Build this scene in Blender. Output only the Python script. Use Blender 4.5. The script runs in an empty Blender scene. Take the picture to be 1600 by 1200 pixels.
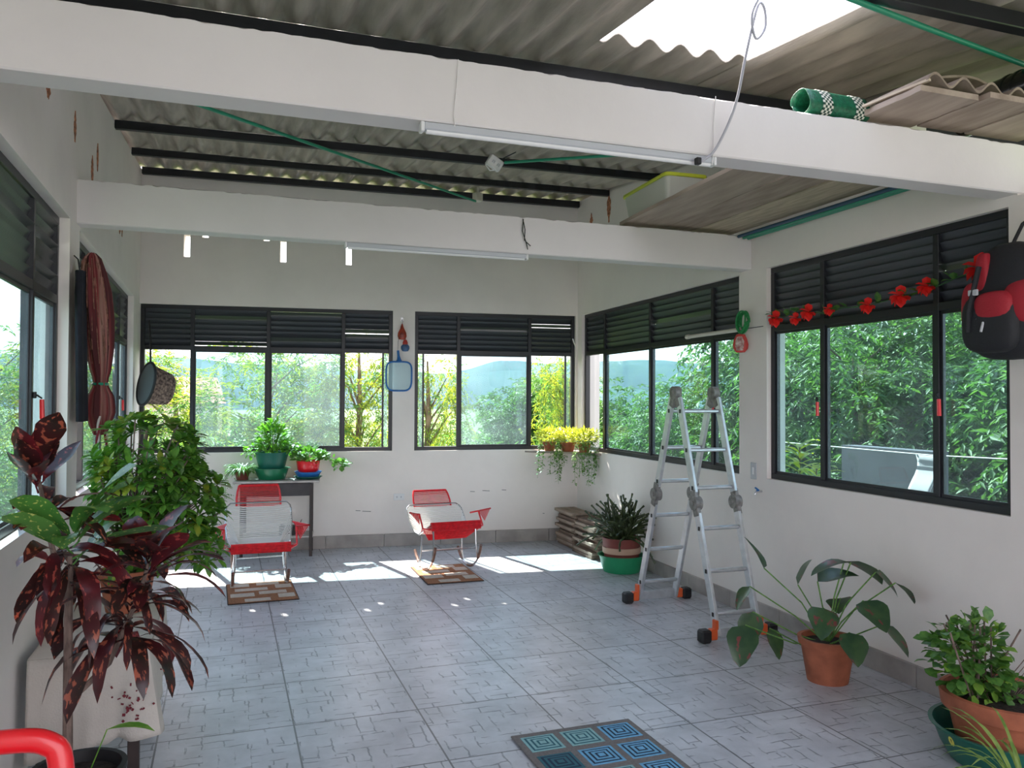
import bpy, bmesh, math, random
import numpy as np
from mathutils import Vector, Matrix, Euler
R = math.radians
S = bpy.context.scene
COL = S.collection

# ------------------------------------------------------------------ camera
YAW, PITCH, ROLL = 0.3421, 0.0189, -0.0042
fwd = Vector((math.sin(YAW)*math.cos(PITCH), math.cos(YAW)*math.cos(PITCH), math.sin(PITCH)))
r0 = Vector((math.cos(YAW), -math.sin(YAW), 0)); u0 = r0.cross(fwd)
rt = r0*math.cos(ROLL) - u0*math.sin(ROLL); up = r0*math.sin(ROLL) + u0*math.cos(ROLL)
cam = bpy.data.objects.new('camera', bpy.data.cameras.new('camera')); COL.objects.link(cam)
M = Matrix((rt, up, -fwd)).transposed().to_4x4(); M.translation = (0, 0, 1.57)
cam.matrix_world = M
cam.data.lens = 1254.1/1600*36; cam.data.sensor_width = 36; cam.data.clip_end = 6000; cam.data.clip_start = .05
S.camera = cam

# ------------------------------------------------------------------ view, world, sun
S.view_settings.view_transform = 'Standard'; S.view_settings.look = 'None'
S.view_settings.exposure = 1.88; S.view_settings.gamma = 1; S.view_settings.use_curve_mapping = False
W = bpy.data.worlds.new('sky'); S.world = W; W.use_nodes = True
nt = W.node_tree; nt.nodes.clear()
tc = nt.nodes.new('ShaderNodeTexCoord'); sp = nt.nodes.new('ShaderNodeSeparateXYZ'); nt.links.new(tc.outputs['Generated'], sp.inputs[0])
cr = nt.nodes.new('ShaderNodeValToRGB'); nt.links.new(sp.outputs[2], cr.inputs[0])
e = cr.color_ramp.elements
e[0].position = 0; e[0].color = (.88, .87, .90, 1); e[1].position = 1; e[1].color = (.55, .62, .90, 1)
x = e.new(.12); x.color = (.98, .95, .98, 1); x = e.new(.4); x.color = (.85, .85, .98, 1)
bg = nt.nodes.new('ShaderNodeBackground'); bg.inputs[1].default_value = 1.1
nt.links.new(cr.outputs[0], bg.inputs[0]); wo = nt.nodes.new('ShaderNodeOutputWorld'); nt.links.new(bg.outputs[0], wo.inputs[0])
sun = bpy.data.objects.new('sun', bpy.data.lights.new('sun', 'SUN')); COL.objects.link(sun)
sun.data.energy = 7; sun.data.color = (1, .94, .84); sun.data.angle = R(.53)
SD = Vector((-.187, .823, 1)).normalized()
sun.rotation_euler = SD.to_track_quat('Z', 'Y').to_euler(); sun.location = (0, 12, 20)

# ------------------------------------------------------------------ materials
def new_mat(name):
    m = bpy.data.materials.new(name); m.use_nodes = True
    return m, m.node_tree, m.node_tree.nodes['Principled BSDF']
def rgba(c): return (c[0], c[1], c[2], 1)
def mat(name, col, rough=.6, metal=0, noise=0, col2=None, scale=8, bump=0, bscale=60, coat=0, stretch=None, spec=.5):
    m, n, b = new_mat(name); N, L = n.nodes, n.links
    b.inputs['Base Color'].default_value = rgba(col); b.inputs['Roughness'].default_value = rough
    b.inputs['Metallic'].default_value = metal; b.inputs['Coat Weight'].default_value = coat
    b.inputs['Specular IOR Level'].default_value = spec
    tc = N.new('ShaderNodeTexCoord'); src = tc.outputs['Object']
    if stretch:
        mp = N.new('ShaderNodeMapping'); mp.inputs['Scale'].default_value = stretch; L.new(src, mp.inputs[0]); src = mp.outputs[0]
    if noise or col2:
        t = N.new('ShaderNodeTexNoise'); t.inputs['Scale'].default_value = scale; t.inputs['Detail'].default_value = 5; L.new(src, t.inputs['Vector'])
        r = N.new('ShaderNodeValToRGB'); L.new(t.outputs['Fac'], r.inputs[0])
        c2 = col2 or tuple(max(0, c*(1-noise)) for c in col); c1 = col if col2 else tuple(min(1, c*(1+noise)) for c in col)
        r.color_ramp.elements[0].position = .35; r.color_ramp.elements[1].position = .65
        r.color_ramp.elements[0].color = rgba(c2); r.color_ramp.elements[1].color = rgba(c1)
        L.new(r.outputs[0], b.inputs['Base Color'])
    if bump:
        t2 = N.new('ShaderNodeTexNoise'); t2.inputs['Scale'].default_value = bscale; t2.inputs['Detail'].default_value = 4; L.new(src, t2.inputs['Vector'])
        bp = N.new('ShaderNodeBump'); bp.inputs['Strength'].default_value = bump; bp.inputs['Distance'].default_value = .01
        L.new(t2.outputs['Fac'], bp.inputs['Height']); L.new(bp.outputs[0], b.inputs['Normal'])
    return m
def leaf_mat(name, c1, c2, trans, rough=.45, scale=30, tf=.45, spots=None, sscale=9, spos=.56, stretch=(1, 1, 1), uv=False):
    """two-tone leaf with light coming through; optional spots"""
    m, n, b = new_mat(name); N, L = n.nodes, n.links
    tc = N.new('ShaderNodeTexCoord')
    oi = N.new('ShaderNodeTexNoise'); oi.inputs['Scale'].default_value = scale; L.new(tc.outputs['Object'], oi.inputs['Vector'])
    r = N.new('ShaderNodeValToRGB'); L.new(oi.outputs['Fac'], r.inputs[0])
    r.color_ramp.elements[0].position = .38; r.color_ramp.elements[0].color = rgba(c1)
    r.color_ramp.elements[1].position = .62; r.color_ramp.elements[1].color = rgba(c2)
    out = r.outputs[0]
    if spots:
        mp = N.new('ShaderNodeMapping'); mp.inputs['Scale'].default_value = stretch; L.new(tc.outputs['UV'], mp.inputs[0])
        s = N.new('ShaderNodeTexNoise'); s.inputs['Scale'].default_value = sscale; s.inputs['Detail'].default_value = 3; L.new(mp.outputs[0], s.inputs['Vector'])
        r2 = N.new('ShaderNodeValToRGB'); L.new(s.outputs['Fac'], r2.inputs[0])
        r2.color_ramp.elements[0].position = spos; r2.color_ramp.elements[0].color = (0, 0, 0, 1)
        r2.color_ramp.elements[1].position = spos+.05; r2.color_ramp.elements[1].color = (1, 1, 1, 1)
        mx = N.new('ShaderNodeMix'); mx.data_type = 'RGBA'; L.new(r2.outputs[0], mx.inputs['Factor'])
        L.new(out, mx.inputs['A']); mx.inputs['B'].default_value = rgba(spots); out = mx.outputs['Result']
    L.new(out, b.inputs['Base Color']); b.inputs['Roughness'].default_value = rough
    tl = N.new('ShaderNodeBsdfTranslucent')
    mm = N.new('ShaderNodeMix'); mm.data_type = 'RGBA'; mm.blend_type = 'MULTIPLY'; mm.inputs['Factor'].default_value = 1
    L.new(out, mm.inputs['A']); mm.inputs['B'].default_value = rgba(trans); L.new(mm.outputs['Result'], tl.inputs[0])
    mx2 = N.new('ShaderNodeMixShader'); mx2.inputs[0].default_value = tf
    L.new(b.outputs[0], mx2.inputs[1]); L.new(tl.outputs[0], mx2.inputs[2])
    L.new(mx2.outputs[0], N['Material Output'].inputs[0])
    return m
def glass(name, tint, gloss=.10, rough=0.02, veil=0):
    m, n, b = new_mat(name); N, L = n.nodes, n.links; N.remove(b)
    t = N.new('ShaderNodeBsdfTransparent'); t.inputs[0].default_value = rgba(tint)
    g = N.new('ShaderNodeBsdfGlossy'); g.inputs['Roughness'].default_value = rough
    lw = N.new('ShaderNodeLayerWeight'); lw.inputs[0].default_value = .5
    pw = N.new('ShaderNodeMath'); pw.operation = 'POWER'; L.new(lw.outputs['Facing'], pw.inputs[0]); pw.inputs[1].default_value = 4
    mr = N.new('ShaderNodeMapRange'); L.new(pw.outputs[0], mr.inputs[0]); mr.inputs[3].default_value = .035; mr.inputs[4].default_value = .32
    mx = N.new('ShaderNodeMixShader'); L.new(mr.outputs[0], mx.inputs[0])
    L.new(t.outputs[0], mx.inputs[1]); L.new(g.outputs[0], mx.inputs[2]); out = mx.outputs[0]
    if veil:     # patchy pale film added to the pane to imitate haze outside
        tl = N.new('ShaderNodeBsdfTranslucent'); tl.inputs[0].default_value = (.72, .80, .86, 1)
        tc = N.new('ShaderNodeTexCoord'); nz = N.new('ShaderNodeTexNoise'); nz.inputs['Scale'].default_value = 2.5; nz.inputs['Detail'].default_value = 4; L.new(tc.outputs['Object'], nz.inputs['Vector'])
        m1 = N.new('ShaderNodeMapRange'); L.new(nz.outputs['Fac'], m1.inputs[0]); m1.inputs[1].default_value = .3; m1.inputs[2].default_value = .7; m1.inputs[3].default_value = veil*.4; m1.inputs[4].default_value = veil*1.6
        m2 = N.new('ShaderNodeMixShader'); L.new(m1.outputs[0], m2.inputs[0]); L.new(out, m2.inputs[1]); L.new(tl.outputs[0], m2.inputs[2]); out = m2.outputs[0]
    L.new(out, N['Material Output'].inputs[0])
    return m

def wall_mat(name, col):
    m, n, b = new_mat(name); N, L = n.nodes, n.links
    tc = N.new('ShaderNodeTexCoord')
    t = N.new('ShaderNodeTexNoise'); t.inputs['Scale'].default_value = 1.6; t.inputs['Detail'].default_value = 6; t.inputs['Roughness'].default_value = .6
    L.new(tc.outputs['Object'], t.inputs['Vector'])
    r = N.new('ShaderNodeValToRGB'); L.new(t.outputs['Fac'], r.inputs[0])
    r.color_ramp.elements[0].position = .3; r.color_ramp.elements[0].color = rgba([c*.93 for c in col])
    r.color_ramp.elements[1].position = .6; r.color_ramp.elements[1].color = rgba(col)
    L.new(r.outputs[0], b.inputs['Base Color']); b.inputs['Roughness'].default_value = .75
    b.inputs['Specular IOR Level'].default_value = .25
    t2 = N.new('ShaderNodeTexNoise'); t2.inputs['Scale'].default_value = 9; t2.inputs['Detail'].default_value = 7; L.new(tc.outputs['Object'], t2.inputs['Vector'])
    bp = N.new('ShaderNodeBump'); bp.inputs['Strength'].default_value = .25; bp.inputs['Distance'].default_value = .01
    L.new(t2.outputs['Fac'], bp.inputs['Height']); L.new(bp.outputs[0], b.inputs['Normal'])
    return m

def floor_mat():
    m, n, b = new_mat('slate_floor_tile'); N, L = n.nodes, n.links
    tc = N.new('ShaderNodeTexCoord'); P = .6055
    mp = N.new('ShaderNodeMapping'); mp.inputs['Location'].default_value = (.2824, -5.8255, 0)
    L.new(tc.outputs['Object'], mp.inputs[0])
    sc = N.new('ShaderNodeVectorMath'); sc.operation = 'SCALE'; sc.inputs['Scale'].default_value = 1/P; L.new(mp.outputs[0], sc.inputs[0])
    sep = N.new('ShaderNodeSeparateXYZ'); L.new(sc.outputs[0], sep.inputs[0])
    def math1(op, a, bv=None):
        q = N.new('ShaderNodeMath'); q.operation = op
        if isinstance(a, (int, float)): q.inputs[0].default_value = a
        else: L.new(a, q.inputs[0])
        if bv is not None:
            if isinstance(bv, (int, float)): q.inputs[1].default_value = bv
            else: L.new(bv, q.inputs[1])
        return q.outputs[0]
    def edge(o):   # 1 inside the joint
        fr = math1('FRACT', o); d = math1('ABSOLUTE', math1('SUBTRACT', fr, .5)); return math1('GREATER_THAN', d, .5-.007)
    grout = math1('MAXIMUM', edge(sep.outputs[0]), edge(sep.outputs[1]))
    fl = N.new('ShaderNodeVectorMath'); fl.operation = 'FLOOR'; L.new(sc.outputs[0], fl.inputs[0])
    wn = N.new('ShaderNodeTexWhiteNoise'); wn.noise_dimensions = '3D'; L.new(fl.outputs[0], wn.inputs['Vector'])
    # stamped pattern of small crossing slabs: two turned brick layouts chosen by a noise
    def brick(rot, sx):
        mm = N.new('ShaderNodeMapping'); mm.inputs['Rotation'].default_value = (0, 0, rot); mm.inputs['Scale'].default_value = (sx, sx, 1)
        L.new(sc.outputs[0], mm.inputs[0])
        nz = N.new('ShaderNodeTexNoise'); nz.inputs['Scale'].default_value = 9; L.new(sc.outputs[0], nz.inputs['Vector'])
        ad = N.new('ShaderNodeVectorMath'); ad.operation = 'MULTIPLY_ADD'; L.new(nz.outputs['Color'], ad.inputs[0]); ad.inputs[1].default_value = (.15, .15, 0); L.new(mm.outputs[0], ad.inputs[2])
        k = N.new('ShaderNodeTexBrick'); k.inputs['Scale'].default_value = 1; k.inputs['Mortar Size'].default_value = .028; k.inputs['Mortar Smooth'].default_value = .5
        k.inputs['Brick Width'].default_value = 1.1; k.inputs['Row Height'].default_value = .38
        L.new(ad.outputs[0], k.inputs['Vector']); return k.outputs['Fac']
    ch = N.new('ShaderNodeTexChecker'); ch.inputs['Scale'].default_value = 3.0; L.new(sc.outputs[0], ch.inputs['Vector'])
    br = math1('ADD', math1('MULTIPLY', brick(0, 3.3), ch.outputs['Fac']), math1('MULTIPLY', brick(R(90), 3.3), math1('SUBTRACT', 1, ch.outputs['Fac'])))
    pn = N.new('ShaderNodeTexNoise'); pn.inputs['Scale'].default_value = 5; pn.inputs['Detail'].default_value = 3; L.new(sc.outputs[0], pn.inputs['Vector'])
    pm = N.new('ShaderNodeMapRange'); pm.inputs[1].default_value = .44; pm.inputs[2].default_value = .56; L.new(pn.outputs['Fac'], pm.inputs[0])
    lines = math1('MULTIPLY', br, pm.outputs[0])
    n1 = N.new('ShaderNodeTexNoise'); n1.inputs['Scale'].default_value = 3.5; n1.inputs['Detail'].default_value = 8; n1.inputs['Roughness'].default_value = .65; L.new(tc.outputs['Object'], n1.inputs['Vector'])
    r = N.new('ShaderNodeValToRGB'); L.new(n1.outputs['Fac'], r.inputs[0])
    r.color_ramp.elements[0].position = .33; r.color_ramp.elements[0].color = (.41, .415, .45, 1)
    r.color_ramp.elements[1].position = .68; r.color_ramp.elements[1].color = (.60, .605, .65, 1)
    hv = N.new('ShaderNodeHueSaturation'); L.new(r.outputs[0], hv.inputs['Color'])
    L.new(math1('ADD', math1('MULTIPLY', wn.outputs['Value'], .12), .94), hv.inputs['Value'])
    def mix(f, a, c):
        q = N.new('ShaderNodeMix'); q.data_type = 'RGBA'; L.new(f, q.inputs['Factor']); L.new(a, q.inputs['A']); q.inputs['B'].default_value = rgba(c); return q.outputs['Result']
    c = mix(math1('MULTIPLY', lines, .65), hv.outputs[0], (.09, .095, .11))
    c = mix(math1('MULTIPLY', grout, .9), c, (.085, .085, .09))
    L.new(c, b.inputs['Base Color'])
    b.inputs['Roughness'].default_value = .34; b.inputs['Specular IOR Level'].default_value = .5
    h = math1('SUBTRACT', math1('MULTIPLY', n1.outputs['Fac'], .5), math1('ADD', math1('MULTIPLY', lines, .7), grout))
    bp = N.new('ShaderNodeBump'); bp.inputs['Strength'].default_value = .35; bp.inputs['Distance'].default_value = .006
    L.new(h, bp.inputs['Height']); L.new(bp.outputs[0], b.inputs['Normal'])
    return m

def wood_mat(name, c1, c2, sc=(14, 1.2, 14)):
    return mat(name, c1, .75, noise=.2, col2=c2, scale=3, bump=.3, bscale=8, stretch=sc)
M_stackA = wood_mat('brown_board_a', (.25, .17, .125), (.12, .08, .06), (6, 1, 6)); M_stackB = wood_mat('brown_board_b', (.36, .27, .21), (.20, .14, .10), (6, 1, 6))

MW = wall_mat('white_wall_paint', (.86, .80, .76)); MB_ = wall_mat('white_beam_paint', (.76, .725, .71))
MF = floor_mat()
M_tilebase = mat('grey_skirting_tile', (.36, .33, .31), .5, noise=.18, scale=5, bump=.1)
M_roof = mat('fibre_cement_sheet', (.50, .44, .38), .85, col2=(.33, .29, .25), scale=2.2, bump=.2, bscale=30, stretch=(6, .8, 6))
M_steel = mat('black_painted_steel', (.014, .015, .02), .45, noise=.2, scale=6, metal=.0)
M_frame = mat('black_window_frame', (.012, .013, .018), .38)
M_louv = mat('black_louvre_blade', (.035, .04, .048), .35, bump=.05)
M_glass = glass('tinted_window_glass', (.66, .80, .84), veil=.025); M_brick = mat('bare_clay_brick', (.42, .17, .09), .9, noise=.6, scale=40, bump=.5)
M_alu = mat('brushed_aluminium', (.62, .64, .66), .38, metal=.75, noise=.08, scale=20)
M_grey_cast = mat('grey_cast_hinge', (.22, .21, .20), .5, metal=.3, noise=.3, scale=30)
M_orange = mat('orange_plastic', (.75, .12, .03), .4); M_black = mat('black_rubber', (.012, .012, .014), .55, noise=.3)
M_white = mat('white_plastic', (.78, .78, .78), .35); M_greypl = mat('pale_grey_plastic', (.5, .52, .55), .4)
M_red = mat('red_plastic', (.72, .012, .02), .3, coat=.3); M_redcord = mat('red_plastic_cord', (.72, .02, .03), .32, noise=.15, scale=40)
M_whitecord = mat('white_plastic_cord', (.78, .76, .74), .35)
M_chrome = mat('chromed_tube', (.62, .62, .64), .22, metal=.9); M_rust = mat('brown_worn_tube', (.22, .12, .09), .5, noise=.4, scale=30)
M_green_pipe = mat('green_conduit', (.02, .27, .16), .4); M_blue = mat('blue_plastic', (.02, .14, .42), .35, noise=.12, scale=15)
M_green = mat('dark_green_plastic', (.01, .16, .07), .3, noise=.08, scale=5); M_teal = mat('teal_green_plastic', (.008, .12, .085), .35, noise=.1, scale=5)
M_teal2 = mat('bright_green_plastic', (.02, .30, .13), .35, noise=.08, scale=4)
M_terra = mat('terracotta', (.36, .11, .055), .75, noise=.22, scale=9, bump=.15); M_soil = mat('dark_soil', (.022, .016, .012), .95, noise=.5, scale=60, bump=.9, bscale=50)
M_brownpot = mat('reddish_brown_pot', (.20, .045, .035), .55, noise=.15); M_band = mat('beige_band', (.55, .36, .26), .6)
M_plank = wood_mat('weathered_plank', (.46, .37, .30), (.36, .28, .225), (5, .8, 5)); M_plank2 = wood_mat('grey_board', (.42, .33, .27), (.29, .22, .175), (6, 1, 6))
M_dark_wood = mat('dark_wood', (.035, .022, .02), .5, noise=.3)
M_cloth = mat('cream_cloth', (.55, .51, .46), .95, noise=.06, scale=5, bump=.25, bscale=120)
M_bark = mat('grey_brown_bark', (.17, .12, .10), .85, noise=.35, scale=18, bump=.5, bscale=30, stretch=(3, 3, 1))
M_trunk = mat('tree_trunk_bark', (.16, .12, .08), .9, noise=.4, scale=6)

# ------------------------------------------------------------------ mesh building
class MBd:
    def __init__(s): s.v = []; s.f = []; s.m = []; s.uv = []
    def add(s, vs, fs, mi=0, uvs=None):
        o = len(s.v); s.v += [tuple(v) for v in vs]
        for f in fs:
            s.f.append([i+o for i in f]); s.m.append(mi)
            s.uv.append([uvs[i] for i in f] if uvs else [(0, 0)]*len(f))
        return s
    def box(s, c, d, rot=None, mi=0, bev=0):
        hx, hy, hz = d[0]/2, d[1]/2, d[2]/2
        b = min(bev, hx*.9, hy*.9, hz*.9)
        if b > 0:
            vs = []; idx = {}
            for sx in (-1, 1):
                for sy in (-1, 1):
                    for sz in (-1, 1):
                        for a in range(3):
                            p = [sx*hx, sy*hy, sz*hz]
                            for k in range(3):
                                if k != a: p[k] -= (sx, sy, sz)[k]*b
                            idx[(sx, sy, sz, a)] = len(vs); vs.append(p)
            fs = []
            S4 = ((-1, -1), (1, -1), (1, 1), (-1, 1))
            for a in range(3):
                for sg in (-1, 1):
                    q = []
                    for t in S4:
                        k = [0, 0, 0]; k[a] = sg; k[(a+1) % 3] = t[0]; k[(a+2) % 3] = t[1]; q.append(idx[(*k, a)])
                    fs.append(q if sg > 0 else q[::-1])
            for a in range(3):      # edges along axis a
                b1, b2 = (a+1) % 3, (a+2) % 3
                for s1, s2 in S4:
                    k0 = [0, 0, 0]; k0[a] = -1; k0[b1] = s1; k0[b2] = s2; k1 = list(k0); k1[a] = 1
                    q = [idx[(*k0, b1)], idx[(*k1, b1)], idx[(*k1, b2)], idx[(*k0, b2)]]
                    fs.append(q if s1*s2 < 0 else q[::-1])
            for sx in (-1, 1):
                for sy in (-1, 1):
                    for sz in (-1, 1):
                        q = [idx[(sx, sy, sz, a)] for a in range(3)]; fs.append(q if sx*sy*sz > 0 else q[::-1])
        else:
            vs = [(x, y, z) for x in (-hx, hx) for y in (-hy, hy) for z in (-hz, hz)]
            fs = [(0, 1, 3, 2), (4, 6, 7, 5), (0, 4, 5, 1), (2, 3, 7, 6), (0, 2, 6, 4), (1, 5, 7, 3)]
        if rot is not None:
            Mx = rot if isinstance(rot, Matrix) else Euler(rot).to_matrix(); vs = [Mx @ Vector(v) for v in vs]
        return s.add([(v[0]+c[0], v[1]+c[1], v[2]+c[2]) for v in vs], fs, mi)
    def bar(s, p, q, w, h, upv=(0, 0, 1), mi=0, bev=0):
        p, q = Vector(p), Vector(q); d = q-p; L = d.length; y = d.normalized(); x = y.cross(Vector(upv))
        if x.length < 1e-4: x = y.cross(Vector((1, 0, 0)))
        x.normalize(); z = x.cross(y)
        return s.box((p+q)/2, (w, L, h), Matrix((x, y, z)).transposed(), mi, bev)
    def tube(s, pts, r, n=8, mi=0, cap=True, closed=False):
        pts = [Vector(p) for p in pts]; k = len(pts); rs = r if isinstance(r, (list, tuple)) else [r]*k
        vs = []; x = None
        for i, p in enumerate(pts):
            a = pts[i-1] if (i > 0 or closed) else p; b = pts[(i+1) % k] if (i < k-1 or closed) else p
            t = (b-a).normalized() if (b-a).length > 1e-9 else Vector((0, 0, 1))
            if x is None:
                x = t.cross(Vector((0, 0, 1)))
                if x.length < .05: x = t.cross(Vector((0, 1, 0)))
            x = (x-t*x.dot(t)).normalized(); y = t.cross(x)
            for j in range(n):
                A = 2*math.pi*j/n; vs.append(p+(x*math.cos(A)+y*math.sin(A))*rs[i])
        fs = []
        for i in range(k if closed else k-1):
            for j in range(n):
                a = i*n+j; b = i*n+(j+1) % n; c = ((i+1) % k)*n+(j+1) % n; d = ((i+1) % k)*n+j; fs.append((a, b, c, d))
        if cap and not closed: fs += [list(range(n))[::-1], [(k-1)*n+j for j in range(n)]]
        return s.add(vs, fs, mi)
    def lathe(s, prof, c=(0, 0, 0), n=32, mi=0, sx=1, sy=1, wob=0):
        vs = []; fs = []; k = len(prof)
        for i, (r, z) in enumerate(prof):
            for j in range(n):
                A = 2*math.pi*j/n; q = r*(1+wob*math.sin(3*A+i)); vs.append((c[0]+q*math.cos(A)*sx, c[1]+q*math.sin(A)*sy, c[2]+z))
        for i in range(k-1):
            for j in range(n): fs.append((i*n+j, i*n+(j+1) % n, (i+1)*n+(j+1) % n, (i+1)*n+j))
        if prof[0][0] > 1e-4: fs.append(list(range(n))[::-1])
        if prof[-1][0] > 1e-4: fs.append([(k-1)*n+j for j in range(n)])
        return s.add(vs, fs, mi)
    def grid(s, fn, nu, nv, mi=0):
        vs = []; uv = []
        for i in range(nu+1):
            for j in range(nv+1):
                u, v = i/nu, j/nv; vs.append(fn(u, v)); uv.append((u, v))
        fs = [(i*(nv+1)+j, (i+1)*(nv+1)+j, (i+1)*(nv+1)+j+1, i*(nv+1)+j+1) for i in range(nu) for j in range(nv)]
        return s.add(vs, fs, mi, uv)
    def leaf(s, base, d, L, w, droop=.5, segs=6, fold=.25, mi=0, roll=0, shape='strap', wave=0, curl=0):
        """curved folded leaf; d initial direction, bends towards the ground"""
        p = Vector(base); d = Vector(d).normalized(); st = L/segs
        side = d.cross(Vector((0, 0, 1)))
        if side.length < .1: side = d.cross(Vector((math.cos(roll), math.sin(roll), 0)))
        side.normalize(); side = Matrix.Rotation(roll, 3, d) @ side
        vs = []; uv = []; ph = random.random()*6
        off = random.random()*50
        for i in range(segs+1):
            t = i/segs
            if shape == 'strap': ww = w*(.12+.88*math.sin(min(1, t*1.9)*math.pi/2))*(1 if t < .72 else max(.0, math.cos((t-.72)/.28*math.pi/2))**.7)
            elif shape == 'oval': ww = w*math.sin(math.pi*min(1, t*.98+.01))**.75
            elif shape == 'heart': ww = w*(math.sin(math.pi*(t**.62))**.7 if t < 1 else 0)
            else: ww = w*(1-t)**.6*min(1, t*6+.15)
            ww = ww/2*(1+wave*math.sin(t*11+ph))
            nrm = side.cross(d).normalized()
            c = p+nrm*wave*.12*L*math.sin(t*8+ph)
            vs += [c-side*ww+nrm*ww*fold, c, c+side*ww+nrm*ww*fold]; uv += [(off, t+off), (off+.5, t+off), (off+1, t+off)]
            p = p+d*st
            bend = droop/segs*2
            d = (d+Vector((0, 0, -1))*bend*(0.4+t)).normalized()
            side = (side-d*side.dot(d)).normalized()
            if curl: side = Matrix.Rotation(curl/segs, 3, d) @ side
        fs = []
        for i in range(segs):
            a = i*3; fs += [(a, a+1, a+4, a+3), (a+1, a+2, a+5, a+4)]
        return s.add(vs, fs, mi, uv)
    def build(s, name, mats, parent=None, smooth=True, at=None, origin=None):
        """at: given verts are world; parent None -> origin at base centre unless origin given"""
        me = bpy.data.meshes.new(name); V = np.array(s.v, float)
        if not isinstance(mats, (list, tuple)): mats = [mats]
        o = Vector((0, 0, 0))
        if parent is None:
            lo, hi = V.min(0), V.max(0); o = Vector(origin) if origin is not None else Vector(((lo[0]+hi[0])/2, (lo[1]+hi[1])/2, lo[2]))
        elif origin is not None: o = Vector(origin)
        V = V-np.array(o)
        me.from_pydata(V.tolist(), [], s.f)
        for m_ in mats: me.materials.append(m_)
        me.polygons.foreach_set('material_index', s.m)
        ul = me.uv_layers.new(name='UVMap'); ul.data.foreach_set('uv', [c for f in s.uv for p in f for c in p])
        me.update()
        if smooth:
            me.polygons.foreach_set('use_smooth', [True]*len(me.polygons)); me.set_sharp_from_angle(angle=R(40))
        ob = bpy.data.objects.new(name, me); COL.objects.link(ob); ob.location = o if parent is None else (o if origin is not None else (0, 0, 0))
        if parent is not None: ob.parent = parent
        return ob
def thing(name, label, cat, loc=(0, 0, 0), rz=0, group=None, rot=None):
    o = bpy.data.objects.new(name, None); COL.objects.link(o); o.location = loc; o.rotation_euler = rot or (0, 0, rz); o.empty_display_size = .1
    o['label'] = label; o['category'] = cat
    if group: o['group'] = group
    return o
def tag(o, label, cat, group=None):
    o['label'] = label; o['category'] = cat
    if group: o['group'] = group
    return o
def struct(o): o['kind'] = 'structure'; return o
def copy_tree(o, parent=None):
    c = o.copy(); COL.objects.link(c)
    if parent: c.parent = parent
    for ch in list(o.children):
        copy_tree(ch, c)
    return c
def kill_keys(o):
    return o

# ------------------------------------------------------------------ room shell
ZS, ZT, ZM = 1.012, 2.515, 2.08
def roofz(y): return 3.62+.108*(y-6.46)
def smooth(pts, k=6):
    P = [Vector(p) for p in pts]; out = []
    for i in range(len(P)-1):
        a, b, c, d = P[max(0, i-1)], P[i], P[i+1], P[min(len(P)-1, i+2)]
        for j in range(k):
            t = j/k; out.append(.5*((2*b)+(c-a)*t+(2*a-5*b+4*c-d)*t*t+(3*b-a-3*c+d)*t**3))
    return out+[P[-1]]
class Wl:
    def __init__(s, o, ang, rev): s.o = Vector(o); s.a = ang; s.rev = rev; s.c, s.s_ = math.cos(ang), math.sin(ang)
    def w(s, u, n, z): return Vector((s.o.x+s.c*u-s.s_*n, s.o.y+s.s_*u+s.c*n, z))
BACK = Wl((0, 8.7517, 0), math.atan(-.1143), .04)
RIGHT = Wl((3.5227+.0299*8, 8, 0), math.atan2(-1, -.0299), .035)
LEFT = Wl((-.7904, 0, 0), math.atan2(1, -.0094), .05)
def wall_mesh(wl, u0_, u1_, z0, z1, holes, n0, n1, top=None):
    us = sorted({u0_, u1_, *[h[0] for h in holes], *[h[1] for h in holes], *[u0_+i*(u1_-u0_)/4 for i in range(5)]})
    zs = sorted({z0, z1, *[h[2] for h in holes], *[h[3] for h in holes]})
    def fil(i, j):
        if i < 0 or j < 0 or i >= len(us)-1 or j >= len(zs)-1: return False
        cu, cz = (us[i]+us[i+1])/2, (zs[j]+zs[j+1])/2
        return not any(h[0] < cu < h[1] and h[2] < cz < h[3] for h in holes)
    mb = MBd(); cache = {}
    def P(i, j, k):
        key = (i, j, k)
        if key not in cache:
            p = wl.w(us[i], (n0, n1)[k], zs[j])
            if top and j == len(zs)-1: p.z = top(p)
            cache[key] = len(mb.v); mb.v.append(tuple(p))
        return cache[key]
    def q(a): mb.f.append(a); mb.m.append(0); mb.uv.append([(0, 0)]*4)
    for i in range(len(us)-1):
        for j in range(len(zs)-1):
            if not fil(i, j): continue
            q([P(i, j, 0), P(i+1, j, 0), P(i+1, j+1, 0), P(i, j+1, 0)])
            q([P(i, j, 1), P(i, j+1, 1), P(i+1, j+1, 1), P(i+1, j, 1)])
            if not fil(i-1, j): q([P(i, j, 0), P(i, j+1, 0), P(i, j+1, 1), P(i, j, 1)])
            if not fil(i+1, j): q([P(i+1, j, 0), P(i+1, j, 1), P(i+1, j+1, 1), P(i+1, j+1, 0)])
            if not fil(i, j-1): q([P(i, j, 0), P(i, j, 1), P(i+1, j, 1), P(i+1, j, 0)])
            if not fil(i, j+1): q([P(i, j+1, 0), P(i+1, j+1, 0), P(i+1, j+1, 1), P(i, j+1, 1)])
    return mb
ub = lambda x: x/BACK.c
ur = lambda y: (8-y)*1.00045
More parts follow.
